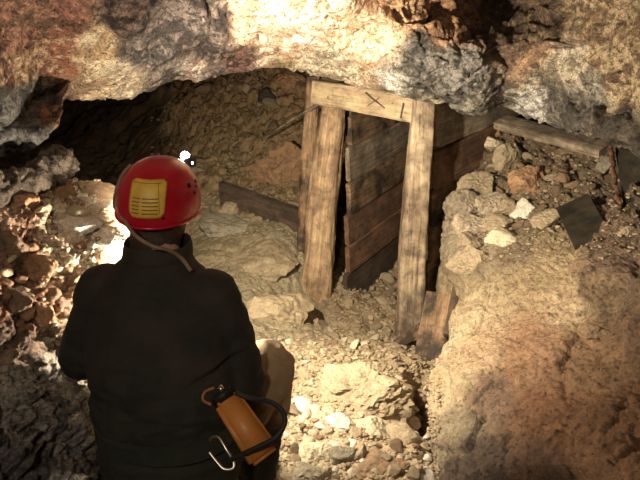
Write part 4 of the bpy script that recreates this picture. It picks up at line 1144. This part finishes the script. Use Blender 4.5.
def ink(du, dv, w, h): return patch('print_line', la + du / .135, le + dv / .215, w, h, .0042, M['ink'], lab, rnd=0, n=6, th=.0006)
for k in range(5):
    ink(-.034, -.002 - k * .0095, .022, .003)
    ink(.012, -.002 - k * .0095, .046, .003)
ink(-.008, .04, .085, .0016); ink(.04, .0, .0016, .08)
for px, py, s in ((189, 185, .011), (195, 181, .008), (196, 186, .006), (195, 193, .007), (188, 193, .003), (164, 219, .006)):
    a, e = az_of(px, py); 
    patch('vent_hole', a, e, s * 1.3, s * 1.3, .0012, M['hole'], helmet, rnd=.5, n=8)
# headlamp on the brow
lampL = Rm.inverted() @ P(185, 156, 2.045)
lamp = empty('headlamp', lampL); lamp.parent = helmet
lamp.rotation_euler = (math.radians(0), 0, 0)
bm = bmesh.new(); bmesh.ops.create_cone(bm, cap_ends=True, segments=40, radius1=.026, radius2=.03, depth=.03, matrix=Matrix.Translation((0, .004, -.024)) @ Matrix.Rotation(-PI / 2, 4, 'X'))
bmesh.ops.bevel(bm, geom=[e for e in bm.edges if e.calc_face_angle(0) > .8], offset=.003, segments=2, affect='EDGES')
lamp_housing = bm_obj('housing', bm, M['black'], lamp)
bm = bmesh.new(); bmesh.ops.create_uvsphere(bm, u_segments=24, v_segments=14, radius=.024)
for v in bm.verts: v.co = Vector((v.co.x, v.co.y * .35 + .02, v.co.z - .024))
bm_obj('lens', bm, M['glow'], lamp)
bm = bmesh.new(); bmesh.ops.create_uvsphere(bm, u_segments=20, v_segments=12, radius=.0135)
bm_obj('bulb', bm, M['glow'], lamp)
bm = bmesh.new(); bmesh.ops.create_uvsphere(bm, u_segments=16, v_segments=10, radius=.0032)
for v in bm.verts: v.co += Vector((.026, -.002, -.016))
bm_obj('indicator_light', bm, M['glow2'], lamp)
bm = bmesh.new(); bmesh.ops.create_cube(bm, size=1)
for v in bm.verts: v.co = Vector((v.co.x * .03, v.co.y * .03 - .012, v.co.z * .03 - .03))
bmesh.ops.bevel(bm, geom=list(bm.edges), offset=.004, segments=2, affect='EDGES')
bm_obj('bracket', bm, M['black'], lamp)
# cable over helmet, down the neck and across the shoulder
inv = Rm.inverted()
def hl(*a): return inv @ P(*a)
cab = tube('cable', [dome(math.radians(192), .6, .003), dome(math.radians(198), .42, .004), dome(math.radians(203), .2, .005), dome(math.radians(207), .03, .007), hl(121, 214, 1.86), hl(134, 234, 1.815), hl(152, 246, 1.79), hl(168, 250, 1.81), hl(181, 258, 1.835), hl(191, 271, 1.84)], .0055, M['strap'], helmet, 10, 90)
cab['label'] = 'grey lamp cable looping down from the helmet to the shoulder'

# ------------------------------------------------------------------ BATTERY CASE
M['orange'] = plain_mat('orange_case', (.55, .21, .045), .5, c2=(.44, .16, .035), nscale=14, bump=.15, coat=.15)
bt = empty('battery_case', P(240, 425, 1.63))
xa = (P(264, 457, 1.63) - P(226, 400, 1.66)).normalized()
nrm = (CAM - P(240, 425, 1.63)).normalized(); nrm = (nrm - xa * nrm.dot(xa)).normalized()
nrm = (nrm + Vector((.25, 0, .1))).normalized(); nrm = (nrm - xa * nrm.dot(xa)).normalized()
yv = nrm.cross(xa)
Mb = Matrix((xa, yv, nrm)).transposed().to_4x4(); Mb.translation = P(245, 428, 1.63); bt.matrix_world = Mb
props(bt, 'slim orange lamp battery case hanging from the person\'s belt', 'battery')
bm = bmesh.new(); bmesh.ops.create_cube(bm, size=1)
for v in bm.verts: v.co = Vector((v.co.x * .168, v.co.y * (.078 if v.co.x > 0 else .066), v.co.z * .045))
bmesh.ops.bevel(bm, geom=list(bm.edges), offset=.009, segments=4, affect='EDGES')
bm_obj('case', bm, M['orange'], bt)
bm = bmesh.new(); bmesh.ops.create_cube(bm, size=1)
for v in bm.verts: v.co = Vector((v.co.x * .026 - .092, v.co.y * .052, v.co.z * .04))
bmesh.ops.bevel(bm, geom=list(bm.edges), offset=.006, segments=3, affect='EDGES')
bm_obj('cap', bm, M['black'], bt)
bm = bmesh.new(); bmesh.ops.create_cone(bm, cap_ends=True, segments=20, radius1=.008, radius2=.007, depth=.014, matrix=Matrix.Translation((-.107, 0, .018)) @ Matrix.Rotation(PI / 2, 4, 'Y'))
bm_obj('metal_stud', bm, M['silver'], bt)
ib = Mb.inverted()
def bl(*a): return ib @ P(*a)
o = tube('copper_ring', [bl(214, 388, 1.63), bl(205, 392, 1.62), bl(203, 400, 1.61), bl(211, 405, 1.6)], .0035, plain_mat('copper', (.5, .22, .12), .4, .6), bt)
o = tube('cable', [bl(236, 393, 1.63), bl(252, 399, 1.62), bl(268, 401, 1.6), bl(281, 409, 1.585), bl(285, 422, 1.57), bl(276, 437, 1.56), bl(258, 447, 1.565), bl(243, 454, 1.575), bl(228, 461, 1.59)], .006, M['black'], bt, 12, 90)
# carabiner
ca_ = tube('carabiner', [P(222, 470, 1.6), P(212, 462, 1.605), P(208, 453, 1.61), P(209, 451, 1.612)], .0035, M['silver'])
COL.objects.unlink(ca_); bpy.data.objects.remove(ca_)
kb = empty('carabiner', P(222, 455, 1.6)); props(kb, 'bent steel hook clip on the belt beside the battery case', 'clip')
o = tube('hook', [P(209, 452, 1.6), P(216, 461, 1.595), P(224, 469, 1.59), P(233, 468, 1.59), P(233, 461, 1.595), P(226, 449, 1.6), P(219, 438, 1.61), P(213, 437, 1.615), P(209, 440, 1.62)], .0034, M['silver'], kb, 10, 90)
o.matrix_parent_inverse = Matrix.Translation(-kb.location)

# ------------------------------------------------------------------ HAND LAMP
hlmp = empty('hand_lamp', LAMPC - Vector((0, 0, .06))); props(hlmp, 'lit hand lamp held before the person\'s chest', 'lamp')
bm = bmesh.new(); bmesh.ops.create_cone(bm, cap_ends=True, segments=40, radius1=.036, radius2=.03, depth=.15, matrix=Matrix.Translation((0, 0, .075)))
bmesh.ops.bevel(bm, geom=[e for e in bm.edges if e.calc_face_angle(0) > .8], offset=.004, segments=2, affect='EDGES')
bm_obj('lamp_body', bm, M['silver'], hlmp)
bm = bmesh.new(); bmesh.ops.create_uvsphere(bm, u_segments=24, v_segments=14, radius=.018)
for v in bm.verts: v.co += Vector((0, .0, .17))
bm_obj('flame_glass', bm, M['glow2'], hlmp)

# ------------------------------------------------------------------ LIGHTS
def light(name, typ, loc, power, color, size=.03, **kw):
    l = bpy.data.lights.new(name, typ); l.energy = power; l.color = color
    if typ in ('POINT', 'SPOT'): l.shadow_soft_size = size
    o = bpy.data.objects.new(name, l); COL.objects.link(o); o.location = loc
    for k, v in kw.items(): setattr(l, k, v)
    return o
WARM = (1, .84, .62)
light('hand_lamp_light', 'POINT', LAMPC + Vector((0, .01, .15)), 40, (1, .86, .66), .02)
hpos = P(187, 150, 2.12)
sp = light('headlamp_beam', 'SPOT', hpos, 290, (1, .85, .63), .018, spot_size=math.radians(150), spot_blend=1.0)
tgt = P(400, 215, 4.0)
sp.rotation_euler = (tgt - hpos).to_track_quat('-Z', 'Y').to_euler()
# soft fill light added beside the camera to lift the near surfaces
ph = light('camera_fill', 'AREA', (-.35, -.15, 1.9), 11.5, (1, .86, .68), shape='DISK')
ph.data.size = .12
ph.rotation_euler = (Vector((-.1, 2.4, .7)) - ph.location).to_track_quat('-Z', 'Y').to_euler()

w = bpy.data.worlds.new('dark_mine'); SC.world = w; w.use_nodes = True
w.node_tree.nodes['Background'].inputs[0].default_value = (.9, .7, .45, 1)
w.node_tree.nodes['Background'].inputs[1].default_value = .004

cam = bpy.data.cameras.new('camera'); co = bpy.data.objects.new('camera', cam); COL.objects.link(co)
co.location = CAM; co.rotation_euler = (PI / 2 - PITCH, 0, 0)
cam.sensor_width = 36; cam.lens = 36 * F / 640; cam.clip_start = .02
SC.camera = co
SC.view_settings.view_transform = 'Standard'; SC.view_settings.look = 'None'; SC.view_settings.exposure = .15; SC.view_settings.gamma = 1
SC.view_settings.use_curve_mapping = False
